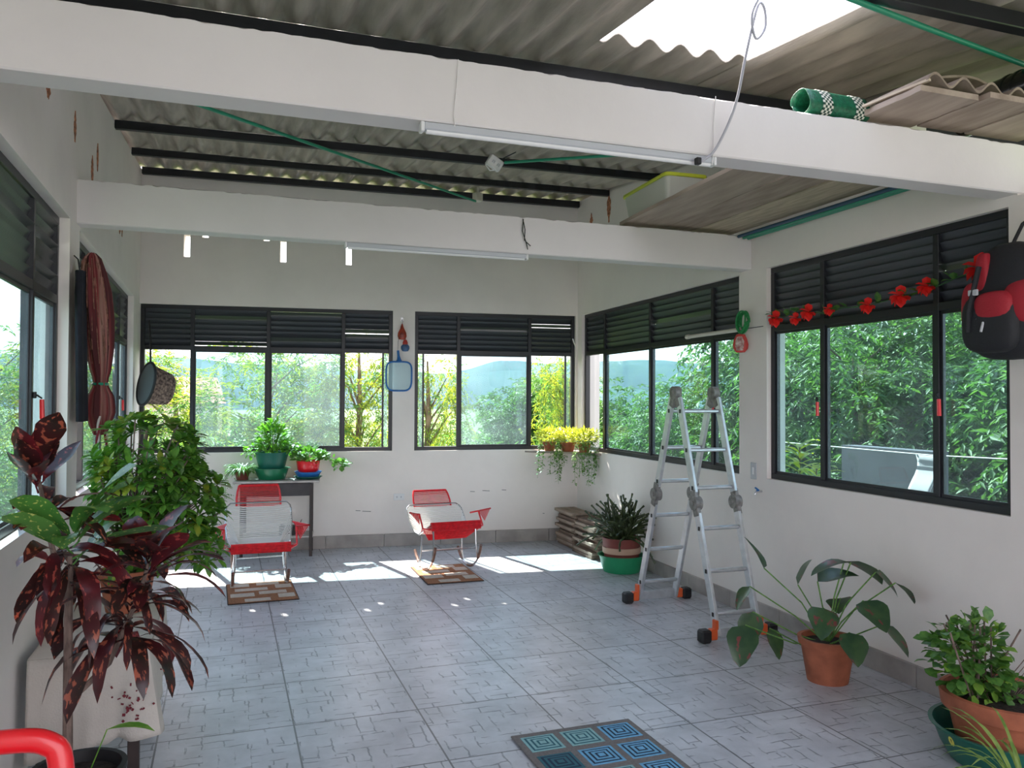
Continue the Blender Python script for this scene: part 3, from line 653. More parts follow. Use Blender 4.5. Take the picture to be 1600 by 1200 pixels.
# ------------------------------------------------------------------ rocking chairs
def rocking_chair(label, x, y, tilt, rz=math.pi):
    Rr = .36; c0 = Vector((0, 0, Rr)); rot = Euler((tilt, 0, rz)); sh = c0-(rot.to_matrix() @ c0)
    t = thing('rocking_chair', label, 'chair', (x+sh.x, y+sh.y, sh.z+.014+.006), rot=rot, group=None)
    for s in (-1, 1):
        pts = [(s*.215, Rr*math.sin(R(a)), Rr-Rr*math.cos(R(a))) for a in range(-62, 63, 6)]
        rk = MBd().tube(pts, .009, 10).build('rocker', M_chrome, t)
        MBd().tube(pts[:5], .0135, 10).build('rubber_sleeve', M_rust, rk); MBd().tube(pts[-5:], .0135, 10).build('rubber_sleeve', M_rust, rk); MBd().tube(pts[8:13], .012, 10).build('rubber_sleeve', M_rust, rk)
        for yy, y2, z2 in ((.19, .235, .345), (-.20, -.13, .30)):
            zz = Rr-math.sqrt(Rr*Rr-yy*yy)
            MBd().tube([(s*.215, yy, zz), (s*.20, (yy+y2)/2, .18), (s*.20, y2, z2)], .0075, 8).build('leg', M_chrome, t)
    for yy, zz in ((.205, .15), (-.18, .17)):
        MBd().tube([(-.205, yy, zz), (.205, yy, zz)], .006, 8).build('stretcher', M_chrome, t)
    def prof(u):  # front lip -> seat -> back top
        P = [(.27, .375), (.12, .345), (-.06, .315), (-.14, .35), (-.24, .46), (-.34, .60)]; W_ = [.225, .235, .245, .26, .275, .27]
        k = min(len(P)-2, int(u*(len(P)-1))); f_ = u*(len(P)-1)-k
        return P[k][0]+(P[k+1][0]-P[k][0])*f_, P[k][1]+(P[k+1][1]-P[k][1])*f_, W_[k]+(W_[k+1]-W_[k])*f_
    fr = MBd()
    for s in (-1, 1):
        pts = [(s*prof(u/20)[2], prof(u/20)[0], prof(u/20)[1]) for u in range(20)]; fr.tube(pts, .0075, 8)
    tp = prof(.93); arc = [(-tp[2], tp[0], tp[1]), (-.265, -.335, .585), (-.235, -.352, .612), (-.17, -.355, .615), (.17, -.355, .615), (.235, -.352, .612), (.265, -.335, .585), (tp[2], tp[0], tp[1])]
    fr.tube(arc, .0075, 8); fr.tube([(-.225, .27, .375), (.225, .27, .375)], .0075, 8); fr.build('seat_frame', M_chrome, t)
    cd = MBd()
    for i in range(44):
        u = .05+.93*i/43; y_, z_, w_ = prof(u)
        if u > .93: w_ -= .03*(u-.93)/.07
        cd.tube([(-w_, y_, z_+.008), (-w_*.5, y_, z_-.006), (w_*.5, y_, z_-.006), (w_, y_, z_+.008)], .0052, 6)
    for s in (-1, 1):   # fan cords at both sides of the seat
        for i in range(14):
            y_, z_, w_ = prof(.30+.65*i/14); cd.tube([(s*w_, y_, z_+.004), (s*.16, -.12+.1*i/14, .325)], .0032, 5)
    cd.build('seat_cords', M_whitecord, t)
    hr_ = MBd(); hp = [(-.352, .585, .185), (-.375, .65, .185), (-.40, .71, .178), (-.425, .755, .165)]
    for s in (-1, 1): hr_.tube([(s*a[2], a[0], a[1]) for a in hp], .0085, 8)
    hr_.tube([(-.165, -.425, .755), (.165, -.425, .755)], .010, 8)
    hd = hr_.build('headrest', M_redcord, t); hc = MBd()
    for i in range(15):
        f_ = i/14*3; k = min(2, int(f_)); f_ -= k; a = [hp[k][j]+(hp[k+1][j]-hp[k][j])*f_ for j in range(3)]
        hc.tube([(-a[2], a[0]+.004, a[1]), (a[2], a[0]+.004, a[1])], .0036, 6)
    hc.build('headrest_cords', M_redcord, hd)
    fe = MBd()
    for i in range(13):
        A = R(-60)+R(230)*i/12; fe.tube([(-.232, .272+.026*math.cos(A), .352+.036*math.sin(A)), (.232, .272+.026*math.cos(A), .352+.036*math.sin(A))], .0065, 6)
    # red webbing under the seat, narrowing to the rear
    for i in range(12):
        f_ = i/11; fe.tube([(-.285+.10*f_, .20-.18*f_, .345-.085*f_), (.285-.10*f_, .20-.18*f_, .345-.085*f_)], .0065, 6)
    fe.build('seat_edge', M_redcord, t)
    for s in (-1, 1):
        ar = MBd(); b0, b1 = Vector((s*.285, .20, .35)), Vector((s*.285, .12, .485)); tip = Vector((s*.385, .17, .50)); rr_ = Vector((s*.27, -.06, .49))
        ar.tube([b0, b1], .008, 8).tube([b1, tip, rr_], .008, 8).tube([(s*.225, .25, .33), b0], .008, 8)
        for i in range(9):
            f_ = (i+.5)/9; ar.tube([b0.lerp(tip, .25+.75*f_), b1.lerp(tip, f_)], .0045, 5); ar.tube([b1.lerp(rr_, f_), tip.lerp(rr_, f_)], .005, 5)
            ar.tube([Vector((s*.225, .255, .33)).lerp(b0, f_), Vector((s*.20, .2, .30)).lerp(Vector((s*.25, .1, .31)), f_)], .0045, 5)
        ar.tube([b0, (s*.262, .08, .335)], .007, 6)
        ar.build('armrest', M_redcord, t)
    return t
rocking_chair('red and white corded rocking chair standing in front of the small dark desk', .28, 7.08, R(-3))
rocking_chair('red and white corded rocking chair under the pillar between the back windows, tipped back', 1.93, 7.22, R(13), math.pi+R(4))

# ------------------------------------------------------------------ floor mats
M_mb = mat('brown_mat_pile', (.30, .13, .06), .95, noise=.2, scale=60, bump=.5, bscale=200); M_mc = mat('cream_mat_block', (.56, .49, .42), .95, noise=.1, scale=60, bump=.4, bscale=200)
M_me = mat('dark_mat_edge', (.05, .03, .025), .9)
def door_mat(label, x0, x1, y0, y1, rz, blocks):
    cx, cy = (x0+x1)/2, (y0+y1)/2; w, d = x1-x0, y1-y0
    t = thing('floor_mat', label, 'mat', (cx, cy, .002), rz)
    MBd().box((0, 0, .003), (w, d, .006), bev=.002).build('edge_binding', M_me, t, smooth=False)
    MBd().box((0, 0, .0065), (w-.015, d-.015, .005)).build('pile', M_mb, t, smooth=False)
    mb = MBd()
    for bx, by, bw, bh in blocks: mb.box(((bx-.5)*w, (by-.5)*d, .0095), (bw*w, bh*d, .002))
    mb.build('woven_blocks', M_mc, t, smooth=False); return t
bl = [(.22, .36, .34, .17), (.66, .42, .40, .14), (.42, .10, .36, .13), (.84, .22, .24, .18), (.36, .62, .48, .13), (.84, .70, .24, .18), (.20, .86, .28, .16), (.62, .88, .34, .13)]
door_mat('brown mat with cream blocks under the rocking chair near the desk', .02, .55, 6.47, 7.16, R(1), bl)
door_mat('brown mat with cream blocks under the rocking chair at the middle of the back wall', 1.62, 2.12, 6.63, 7.36, R(-1), bl)
# grey bath mat with blue square spirals
t = thing('bath_mat', 'grey mat with rows of blue concentric squares on the open floor', 'mat', (1.57, 3.0, .002), R(.5))
MBd().box((0, 0, .004), (.615, 1.07, .008), bev=.003).build('mat_base', mat('grey_brown_mat', (.19, .175, .17), .95, noise=.12, scale=80, bump=.4, bscale=200), t, smooth=False)
cols = [mat('mat_navy', (.012, .035, .075), .9), mat('mat_sky_blue', (.16, .42, .66), .9, noise=.1, scale=50), mat('mat_pale_teal', (.26, .48, .50), .9, noise=.1, scale=50), mat('mat_dark_teal', (.03, .13, .17), .9)]
for i in range(3):
    for j in range(5):
        mb = MBd(); cx, cy = -.195+.195*i, .415-.205*j; a = .081
        lt, dk = ((1, 0) if (i == 2 or (i+j) % 3 == 2) else (2, 3)) if not (i == 0 and j % 3 == 1) else (3, 0)
        k = 0
        while a > .008:
            mb.box((cx, cy, .0085+.0006*k), (2*a, 2*a*.98, .001), mi=(lt if k % 2 == 0 else dk)); a -= (.013 if k % 2 == 0 else .009); k += 1
        mb.build('square_motif', cols, t, smooth=False)

# ------------------------------------------------------------------ pots and plants
def pot_prof(r0_, r1_, h, t=.008, lip=.0, liph=.0):
    if lip: return [(r0_, 0), (r1_-(r1_-r0_)*liph/h, h-liph), (r1_-(r1_-r0_)*liph/h+lip, h-liph), (r1_+lip, h), (r1_-t, h), (r1_-t*1.2, h-.02), (r0_-t, t)]
    return [(r0_, 0), (r1_, h), (r1_-t, h), (r0_-t, t)]
def bowl(name, label, cat, loc, r0_, r1_, h, m, rim=.012, group=None):
    mb = MBd(); mb.lathe([(r0_*.6, 0), (r0_, .003), (r0_+(r1_-r0_)*.55, h*.45), (r1_, h-.006), (r1_+rim, h-.004), (r1_+rim, h), (r1_-.004, h), (r0_+(r1_-r0_)*.5, h*.45), (r0_-.004, .008), (.001, .008)], loc, 40)
    return tag(mb.build(name, m), label, cat, group)
def leafball(mb, c, r, n, L, w, shape='oval', droop=.5, upb=.3, segs=3, mi=None, rmin=.3, fold=.2):
    for i in range(n):
        d = Vector((random.gauss(0, 1), random.gauss(0, 1), random.gauss(0, 1))).normalized(); q = random.uniform(rmin, 1)**.6
        p = Vector((c[0]+d.x*r[0]*q, c[1]+d.y*r[1]*q, c[2]+d.z*r[2]*q)); e_ = Vector((d.x+random.gauss(0, .4), d.y+random.gauss(0, .4), d.z*.5+upb+random.gauss(0, .3)))
        mb.leaf(p, e_, L*random.uniform(.7, 1.2), w*random.uniform(.75, 1.2), droop, segs, fold, mi(i) if mi else 0, random.uniform(-.6, .6), shape)
P_basil = leaf_mat('bright_herb_leaf', (.13, .34, .05), (.24, .46, .08), (1.3, 1.4, .5), scale=40, tf=.4)
P_trail = leaf_mat('trailing_leaf', (.10, .24, .06), (.20, .38, .10), (1.3, 1.4, .5), scale=40, tf=.35)
P_portu = leaf_mat('sunlit_yellow_green_leaf', (.30, .36, .05), (.46, .48, .08), (1.3, 1.3, .5), scale=40, tf=.4)
P_schef = leaf_mat('glossy_umbrella_leaf', (.06, .18, .03), (.15, .32, .05), (1.3, 1.6, .4), rough=.28, scale=25, tf=.3, spots=(.42, .42, .06), sscale=3, spos=.66)
P_yel = leaf_mat('variegated_yellow_leaf', (.30, .34, .04), (.14, .26, .04), (1.2, 1.3, .4), rough=.3, scale=25, tf=.3)
P_crot = leaf_mat('dark_croton_leaf', (.022, .016, .014), (.060, .012, .016), (1.6, .5, .3), rough=.28, scale=9, tf=.22, spots=(.34, .10, .06), sscale=3.2, spos=.56, stretch=(1.0, 2.6, 1))
P_crotr = leaf_mat('red_croton_leaf', (.045, .010, .014), (.13, .016, .024), (1.8, .5, .3), rough=.3, scale=9, tf=.25, spots=(.36, .07, .06), sscale=3.0, spos=.58, stretch=(1, 2, 1))
P_crotg = leaf_mat('green_croton_leaf', (.05, .17, .04), (.10, .26, .06), (1.3, 1.4, .5), rough=.3, scale=8, tf=.25, spots=(.55, .58, .18), sscale=5, spos=.60, stretch=(1.4, 3, 1))
P_succ = leaf_mat('dark_cactus_stem', (.035, .055, .025), (.08, .11, .04), (1, 1.2, .6), rough=.4, scale=20, tf=.1)
P_cal = leaf_mat('caladium_leaf', (.03, .075, .035), (.055, .11, .045), (1.2, 1.5, .7), rough=.3, scale=12, tf=.2, spots=(.20, .05, .05), sscale=2.5, spos=.60)

# desk against the back wall
t = thing('school_desk', 'small dark metal desk with a pale worn top against the back wall', 'desk', (.50, 8.42, 0), R(-7))
for sx in (-.33, .33):
    for sy in (-.16, .15): MBd().box((sx, sy, .36), (.03, .03, .72), bev=.003).build('leg', M_dark_wood, t, smooth=False)
MBd().box((0, .0, .745), (.82, .40, .022), bev=.004).build('desktop', mat('pale_worn_laminate', (.42, .38, .36), .5, noise=.2, scale=10), t, smooth=False)
MBd().box((0, -.166, .665), (.66, .014, .125), bev=.002).box((0, .156, .665), (.66, .014, .125)).box((-.33, 0, .665), (.014, .32, .125)).box((.33, 0, .665), (.014, .32, .125)).box((0, 0, .61), (.66, .32, .01)).build('drawer_box', mat('black_metal_tray', (.035, .03, .032), .5, noise=.3), t, smooth=False)
MBd().box((.0, .0, .195), (.70, .34, .014)).build('shelf', mat('pale_shelf', (.5, .46, .43), .6), t, smooth=False)
# things on the desk (desktop at z .756)
random.seed(11)
DZ = .7565
bowl('plastic_bowl', 'dark green plastic bowl directly under the teal herb pot on the desk', 'bowl', (.44, 8.42, DZ), .125, .165, .115, M_green, .018)
t = thing('potted_herb', 'bright leafy herb in a teal green pot standing in the bowl on the desk', 'potted plant', (.44, 8.42, DZ+.118))
MBd().lathe(pot_prof(.128, .165, .155, .006, .006, .02), n=40).build('pot', M_teal, t); MBd().lathe([(.155, .125), (.08, .135), (.001, .14)], n=24).build('soil', M_soil, t)
MBd().lathe([(.105, .0), (.105, -.012), (.07, -.108), (.001, -.108)][::-1], n=24).build('pot_foot', M_teal, t)
mb = MBd(); leafball(mb, (0, 0, .30), (.15, .13, .17), 330, .06, .038, 'oval', .4, .4); leafball(mb, (-.18, 0, .17), (.09, .09, .06), 60, .05, .03); leafball(mb, (.17, -.02, .2), (.08, .1, .08), 70, .055, .035); mb.build('foliage', P_basil, t)
mb = MBd(); [mb.tube([(0, 0, .13), (random.uniform(-.1, .1), random.uniform(-.1, .1), .36)], .003, 5) for _ in range(14)]; mb.build('stem', P_trail, t)
bowl('plant_saucer', 'flat dark teal saucer, lowest under the red pot on the desk', 'saucer', (.79, 8.36, DZ), .11, .135, .028, M_teal, .006)
bowl('plant_saucer', 'deep blue saucer between the red pot and the teal saucer', 'saucer', (.79, 8.36, DZ+.009), .095, .13, .066, M_blue, .006)
t = thing('potted_plant', 'spreading round-leaved plant in a red pot on the right of the desk', 'potted plant', (.79, 8.36, DZ+.018))
MBd().lathe([(.07, 0), (.085, .05), (.105, .07), (.118, .165), (.110, .165), (.10, .13), (.001, .12)], n=36).build('pot', M_red, t); MBd().lathe([(.106, .14), (.05, .15), (.001, .15)], n=20).build('soil', M_soil, t)
mb = MBd(); leafball(mb, (0, 0, .21), (.15, .13, .07), 120, .065, .055, 'oval', .4, .5)
for (a, b_, c) in ((.16, 0, .2), (.24, -.03, .17), (.31, -.05, .13), (-.12, 0, .22), (-.17, -.02, .28), (.36, -.04, .12)): leafball(mb, (a, b_, c), (.05, .05, .04), 20, .055, .05)
mb.build('foliage', P_trail, t); mb = MBd(); mb.tube([(.05, 0, .14), (.16, 0, .19), (.28, -.04, .15), (.36, -.05, .1)], .003, 5).tube([(-.03, 0, .14), (-.1, 0, .22), (-.17, -.02, .28)], .003, 5).build('stem', P_trail, t)
t = thing('potted_fern', 'feathery trailing plant in a small brown pot on the left end of the desk', 'potted plant', (.16, 8.45, DZ))
MBd().lathe(pot_prof(.055, .075, .09, .006, .005, .02), n=30).build('pot', M_brownpot, t); MBd().lathe([(.07, .078), (.001, .082)], n=20).build('soil', M_soil, t)
mb = MBd()
for i in range(190):
    a = random.random()*6.28; el = random.uniform(.1, 1.2); L_ = random.uniform(.10, .2); mb.leaf((math.cos(a)*.04, math.sin(a)*.04, .09), (math.cos(a), math.sin(a), el), L_, .012, 1.3, 5, .1, 0, 0, 'strap')
for i in range(60): mb.leaf((-.16+random.gauss(0, .03), -.04+random.gauss(0, .03), .05-random.random()*.22), (random.gauss(0, 1), random.gauss(0, 1), -.5), .035, .012, .5, 2)
for i in range(5): mb.tube([(-.03, 0, .09), (-.10, -.03, .13), (-.15-.01*i, -.04, .0), (-.16-.008*i, -.04+.01*i, -.19+.02*i)], .0018, 4)
mb.build('foliage', P_trail, t)
t = thing('small_pot', 'little brown clay pot with a dry stem on the lower desk shelf', 'pot', (.70, 8.34, .203))
MBd().lathe([(.03, 0), (.05, .05), (.045, .09), (.04, .09), (.04, .02), (.001, .02)], n=24).build('pot', M_brownpot, t); MBd().tube([(0, 0, .02), (.01, 0, .1), (.03, 0, .15)], [.01, .008, .004], 6).build('stem', M_bark, t)
tag(MBd().box((.60, 8.38, .203+.045), (.16, .10, .09), (0, 0, R(-12)), bev=.004).build('black_box', M_black, smooth=False), 'small black box behind the clay pot on the lower desk shelf', 'box')

# corner shelf with trailing flowers
P = [(3.12, 8.33), (3.73, 8.262), (3.71, 7.62)]
mb = MBd(); mb.add([(x, y, z) for z in (.983, 1.003) for x, y in P], [(0, 1, 2), (5, 4, 3), (0, 3, 4, 1), (1, 4, 5, 2), (2, 5, 3, 0)])
for v in range(len(mb.v)): pass
tag(mb.build('corner_shelf', mat('grey_shelf_board', (.30, .25, .22), .8, noise=.2), smooth=False), 'thin wooden corner shelf between the back and right windows', 'shelf')
random.seed(21)
def flower_pot(label, x, y, rad, ntop, ntrail, lean, mat_pot, flowers=0, down=.32, spr=.16):
    t = thing('trailing_flower_pot', label, 'potted plant', (x, y, 1.004))
    MBd().lathe(pot_prof(rad*.72, rad, .10, .006, .008, .025), n=30).build('pot', mat_pot, t); MBd().lathe([(rad-.006, .088), (.001, .092)], n=20).build('soil', M_soil, t)
    mb = MBd(); leafball(mb, (0, 0, .17), (spr, spr*.8, .07), int(ntop*1.7), .06, .020, 'strap', .3, .5, 2); leafball(mb, (0, 0, .12), (spr*.8, spr*.7, .05), ntop//2, .04, .014, 'strap', .5, .2, 2)
    mb.build('foliage', P_portu, t); mb = MBd()
    for k in range(ntrail):
        a = R(200+140*random.random()); o = Vector((math.cos(a), math.sin(a)*1.0, 0)); ln = down*random.uniform(.4, 1); rr_ = rad+.03+.05*random.random()
        pts = [Vector((o.x*rad*.5, o.y*rad*.5, .12)), Vector((o.x*rr_, o.y*rr_, .13)), Vector((o.x*(rr_+.04)+lean*.3, o.y*(rr_+.03), .0)), Vector((o.x*(rr_+.04)+lean, o.y*(rr_+.04), -ln))]
        mb.tube(pts, .0015, 4)
        for j in range(30):
            f_ = random.random()**1.3; p = pts[2].lerp(pts[3], f_) if j % 3 else pts[1].lerp(pts[2], f_); mb.leaf(p, (random.gauss(0, 1), random.gauss(0, 1), -.3), .045, .02, .4, 2)
    mb.build('trailing_stems', P_trail, t)
    for k in range(flowers):
        fb = MBd(); cx, cy, cz = random.uniform(-.12, .12), -.02-.06*random.random(), .235
        for j in range(6): a = j*1.047; fb.leaf((cx, cy, cz), (math.cos(a), math.sin(a), .5), .018, .015, .1, 2)
        fb.build('flower', mat('pink_petal', (.75, .06, .16), .5) if k == 0 and 'pink_petal' not in bpy.data.materials else bpy.data.materials['pink_petal'], t)
    return t
flower_pot('trailing plant in a clay pot at the left end of the corner shelf', 3.36, 8.20, .07, 150, 12, -.03, M_terra, 0, .36)
flower_pot('low yellow-green flower in a terracotta bowl in the middle of the corner shelf', 3.52, 8.06, .085, 170, 2, 0, M_terra, 2, .1)
flower_pot('trailing yellow-green plant at the right end of the corner shelf by the right wall', 3.61, 7.83, .07, 200, 16, .0, M_terra, 1, .36, .17)

# stack of boards in the corner
random.seed(5)
words = ['topmost', 'second from the top', 'third from the top', 'fourth from the top', 'fifth from the top', 'sixth from the top', 'seventh from the top', 'eighth from the top', 'ninth from the top', 'tenth from the top', 'lowest but one', 'lowest']
for half, (yc, nb, ln) in enumerate(((7.91, 12, .50), (7.40, 11, .52))):
    z = .001; zs = []
    for k in range(nb):
        th = .031 if half == 0 else .030; zs.append((z, th)); z += th+.0012
    for k, (zz, th) in enumerate(zs):
        r_ = nb-1-k; lab = 'weathered board, %s in the %s half of the corner stack' % (words[r_] if r_ < nb-2 else words[10+(1 if k == 0 else 0)], 'far' if half == 0 else 'near')
        g = MBd(); wdt = random.uniform(.225, .25); g.box((0, 0, th/2), (wdt, ln-.02+random.uniform(-.03, .0), th*.92), bev=.0015)
        for q in (-1, 1): g.box((q*wdt*.25, 0, th/2), (.004, ln-.06, th+.0008))
        ob = g.build('wooden_board', M_stackA if (k*3+half) % 5 < 3 else M_stackB, smooth=False, origin=(0, 0, 0)); ob.location = (3.555+random.uniform(-.045, .018), yc+random.uniform(-.006, .006), zz); ob.rotation_euler = (0, 0, R(-1.5)+random.uniform(-.012, .012))
        tag(ob, lab, 'board', 'boards stacked in the corner')

# cactus-like plant in a banded pot in a green basin
bowl('plastic_basin', 'bright green basin under the banded brown pot by the wood stack', 'basin', (3.43, 6.62, 0), .165, .205, .155, M_teal2, .014)
t = thing('potted_cactus', 'dark drooping cactus in a brown pot with a beige band by the wood stack', 'potted plant', (3.43, 6.62, .012))
MBd().lathe([(.145, 0), (.178, .30), (.168, .30), (.16, .26), (.001, .25)], n=40).build('pot', M_brownpot, t); MBd().lathe([(.1655, .16), (.1735, .162), (.1765, .215), (.1705, .217)], n=40).build('pot_band', M_band, t); MBd().lathe([(.163, .268), (.001, .275)], n=24).build('soil', M_soil, t)
mb = MBd(); random.seed(8)
for k in range(120):
    a = random.random()*6.28; el = random.uniform(.35, 3.6); L_ = random.uniform(.22, .46); p = Vector((math.cos(a)*.06*random.random(), math.sin(a)*.06*random.random(), .27)); d = Vector((math.cos(a), math.sin(a), el)).normalized()
    pts = [p.copy()]; st = L_/9; bend = random.uniform(.0, .22)*(1.5 if el < 1.3 else .6)
    for i in range(9):
        p = p+d*st; d = (d+Vector((random.gauss(0, .2), random.gauss(0, .2), -bend))).normalized(); p.x = min(p.x, .24-.012*random.random()); pts.append(p.copy())
    mb.tube(pts, [.0045+.0045*(i % 2)+.002 for i in range(10)], 5)
    for i in (4, 6, 8):
        if random.random() < .6 and pts[i].x < .2: q = pts[i]; mb.tube([q, q+Vector((random.gauss(0, .01), random.gauss(0, .02), .02))], [.005, .003], 4)
mb.build('stems', P_succ, t)

# ------------------------------------------------------------------ folding ladder
t = thing('folding_ladder', 'aluminium multi-hinge ladder standing as an A-frame by the far right window', 'ladder', (3.19, 5.02, 0), R(-.3))
HW = .158
def side(sgn, yb, yt):
    f_ = lambda z: yb+(yt-yb)*z/1.62
    for lo, hi, wd, nm in ((.03, .80, .020, 'lower_rail'), (.93, 1.585, .020, 'upper_rail')):
        for s in (-1, 1):
            MBd().bar((s*HW, f_(lo), lo), (s*HW, f_(hi), hi), .024, .062, bev=.004, upv=(0, 1, 0)).build(nm, M_alu, t, smooth=False)
    for z in (1.49, 1.22, .965, .70, .43, .165):
        r_ = MBd().box((0, f_(z), z), (2*HW-.024, .036, .026), bev=.008); ro = r_.build('rung', M_alu, t)
        for s in (-1, 1): MBd().box((s*(HW+.0135), f_(z)-.004, z), (.004, .022, .028), bev=.002).build('rung_cap', M_black, ro, smooth=False)
    for s in (-1, 1):
        MBd().tube([(s*(HW-.026), f_(.865), .865), (s*(HW+.026), f_(.865), .865)], .048, 20).bar((s*(HW+.004), f_(.78), .78), (s*(HW+.004), f_(.95), .95), .030, .06, bev=.004, upv=(0, 1, 0)).tube([(s*(HW-.03), f_(.865), .865), (s*(HW+.034), f_(.865), .865)], .018, 12).build('hinge', M_grey_cast, t)
    MBd().box((0, f_(.045), .052), (2*HW-.024, .026, .065), bev=.003).build('stabiliser_bar', M_alu, t, smooth=False)
    for s in (-1, 1):
        cl = MBd().box((s*(HW+.035), f_(.045), .05), (.050, .05, .07), bev=.006).box((s*(HW+.015), f_(.045), .11), (.02, .05, .06), bev=.004).build('orange_clamp', M_orange, t, smooth=False)
        MBd().box((s*(HW+.098), f_(.045), .043), (.075, .075, .084), bev=.012).build('rubber_foot', M_black, t, smooth=False)
side(-1, -.535, -.035); side(1, .555, .035)
for s in (-1, 1):
    mb = MBd(); mb.tube([(s*(HW-.024), 0, 1.62), (s*(HW+.024), 0, 1.62)], .047, 20); mb.tube([(s*(HW-.03), 0, 1.62), (s*(HW+.032), 0, 1.62)], .018, 12)
    for q in (-1, 1): mb.bar((s*HW, q*.012, 1.60), (s*HW, q*.05, 1.52), .03, .055, bev=.004, upv=(0, 1, 0))
    mb.build('top_hinge', M_grey_cast, t)

# ------------------------------------------------------------------ hanging lamps, pipes, cables
def tube_lamp(label, x0, x1, y, z):
    t = thing('tube_lamp', label, 'lamp', ((x0+x1)/2, y, z)); w = (x1-x0)/2
    MBd().box((0, 0, 0), (2*w, .04, .028), bev=.004).build('housing', M_greypl, t, smooth=False)
    MBd().tube([(-w+.01, 0, -.014), (w-.01, 0, -.014)], .012, 12).build('diffuser_tube', M_white, t)
    for s in (-1, 1): MBd().box((s*(w+.006), 0, -.004), (.014, .042, .036), bev=.003).build('end_cap', M_white, t, smooth=False)
tube_lamp('long white tube lamp fixed under the near beam', .66, 1.87, 2.818, 2.552)
tube_lamp('white tube lamp fixed under the far beam', .69, 1.87, 4.99, 2.518)
tag(MBd().tube([(.78, 2.786, 2.80), (.775, 2.786, 2.70), (.765, 2.788, 2.60), (.77, 2.79, 2.555)], .002, 5).build('cord', M_whitecord), 'thin pale cord over the near beam at the left end of its lamp', 'cord')
tag(MBd().tube([(1.87, 2.788, 2.81), (1.86, 2.786, 2.70), (1.86, 2.788, 2.58), (1.86, 2.80, 2.53)], .002, 5).build('cord', M_whitecord), 'thin pale cord over the near beam beside the grey cable', 'cord')
tag(MBd().tube(smooth([(1.995, 2.62, 3.21), (1.955, 2.66, 3.11), (1.985, 2.68, 3.02), (2.03, 2.68, 3.07), (2.02, 2.67, 3.14), (1.985, 2.66, 3.15), (1.965, 2.68, 3.05), (1.945, 2.70, 2.92), (1.93, 2.72, 2.80), (1.90, 2.74, 2.69), (1.85, 2.765, 2.58), (1.80, 2.775, 2.535), (1.78, 2.78, 2.528)]), .0055, 7).build('electric_cable', mat('grey_cable', (.42, .42, .46), .5)), 'grey cable looping down from the roof opening to the near beam lamp', 'cable')
tag(MBd().box((1.778, 2.775, 2.53), (.022, .024, .028), bev=.003).build('cable_clip', M_black, smooth=False), 'small black connector where the grey cable meets the beam', 'connector')
tag(MBd().tube([(1.84, 4.955, 2.76), (1.83, 4.95, 2.68), (1.86, 4.95, 2.60), (1.87, 4.952, 2.56)], .003, 5).tube([(1.835, 4.952, 2.76), (1.85, 4.95, 2.69), (1.845, 4.95, 2.62), (1.89, 4.952, 2.585)], .003, 5).build('loose_wires', M_black), 'loose dark wires hanging down the front of the far beam', 'wire')
def pipe(label, pts, r, m=M_green_pipe): return tag(MBd().tube(pts, r, 10).build('conduit_pipe', m), label, 'pipe')
pipe('green conduit crossing diagonally under the roof to the junction box', [(-.735, 4.215, 3.158), (-.125, 4.883, 3.23), (2.29, 7.52, 3.514)], .011)
tag(MBd().box((2.335, 7.60, 3.575), (.085, .07, .085), (0, 0, R(20)), bev=.006).tube([(2.335, 7.6, 3.61), (2.335, 7.585, 3.672)], .01, 6).build('junction_box', mat('cream_plastic', (.62, .58, .5), .5), smooth=True), 'cream junction box at the end of the diagonal green conduit', 'junction box')
pipe('green conduit running right from the white socket box', [(1.90, 5.51, 3.297), (2.452, 4.894, 3.231), (3.3, 3.945, 3.13)], .011)
t = thing('socket_box', 'white double socket box hanging below a roof purlin', 'socket', (1.843, 5.576, 3.305)); t.rotation_euler = (R(15), R(28), R(8))
MBd().box((0, 0, 0), (.115, .05, .085), bev=.006).build('box', M_white, t); MBd().box((-.026, -.027, 0), (.008, .006, .02)).box((-.012, -.027, 0), (.008, .006, .02)).box((.018, -.027, 0), (.008, .006, .02)).box((.032, -.027, 0), (.008, .006, .02)).build('socket_slots', M_greypl, t, smooth=False)
MBd().tube([(-.055, 0, 0), (-.05, 0, -.05), (0, 0, -.065), (.03, 0, -.04)], .005, 6).build('cable_loop', M_white, t)
MBd().tube([(.02, 0, .04), (.06, -.12, .13)], .004, 6).build('hanger', M_steel, t)
pipe('green conduit under the roof sheets at the top right', [(1.6, 2.29, 3.093), (2.245, 2.425, 3.10), (2.77, 2.535, 3.11), (3.44, 2.665, 3.12), (4.1, 2.79, 3.13)], .012)
pipe('green conduit along the top of the right wall, beside the planks', [(3.585, 4.93, 2.755), (3.56, 3.9, 2.75), (3.535, 2.96, 2.745)], .014)
pipe('second green conduit lying next to the first at the top of the right wall', [(3.545, 4.93, 2.755), (3.525, 3.9, 2.75), (3.505, 2.96, 2.745)], .012)
pipe('dark blue conduit at the plank side of the right wall top', [(3.50, 4.93, 2.76), (3.49, 3.9, 2.756), (3.475, 2.96, 2.75)], .012, mat('dark_blue_pipe', (.02, .07, .13), .5))

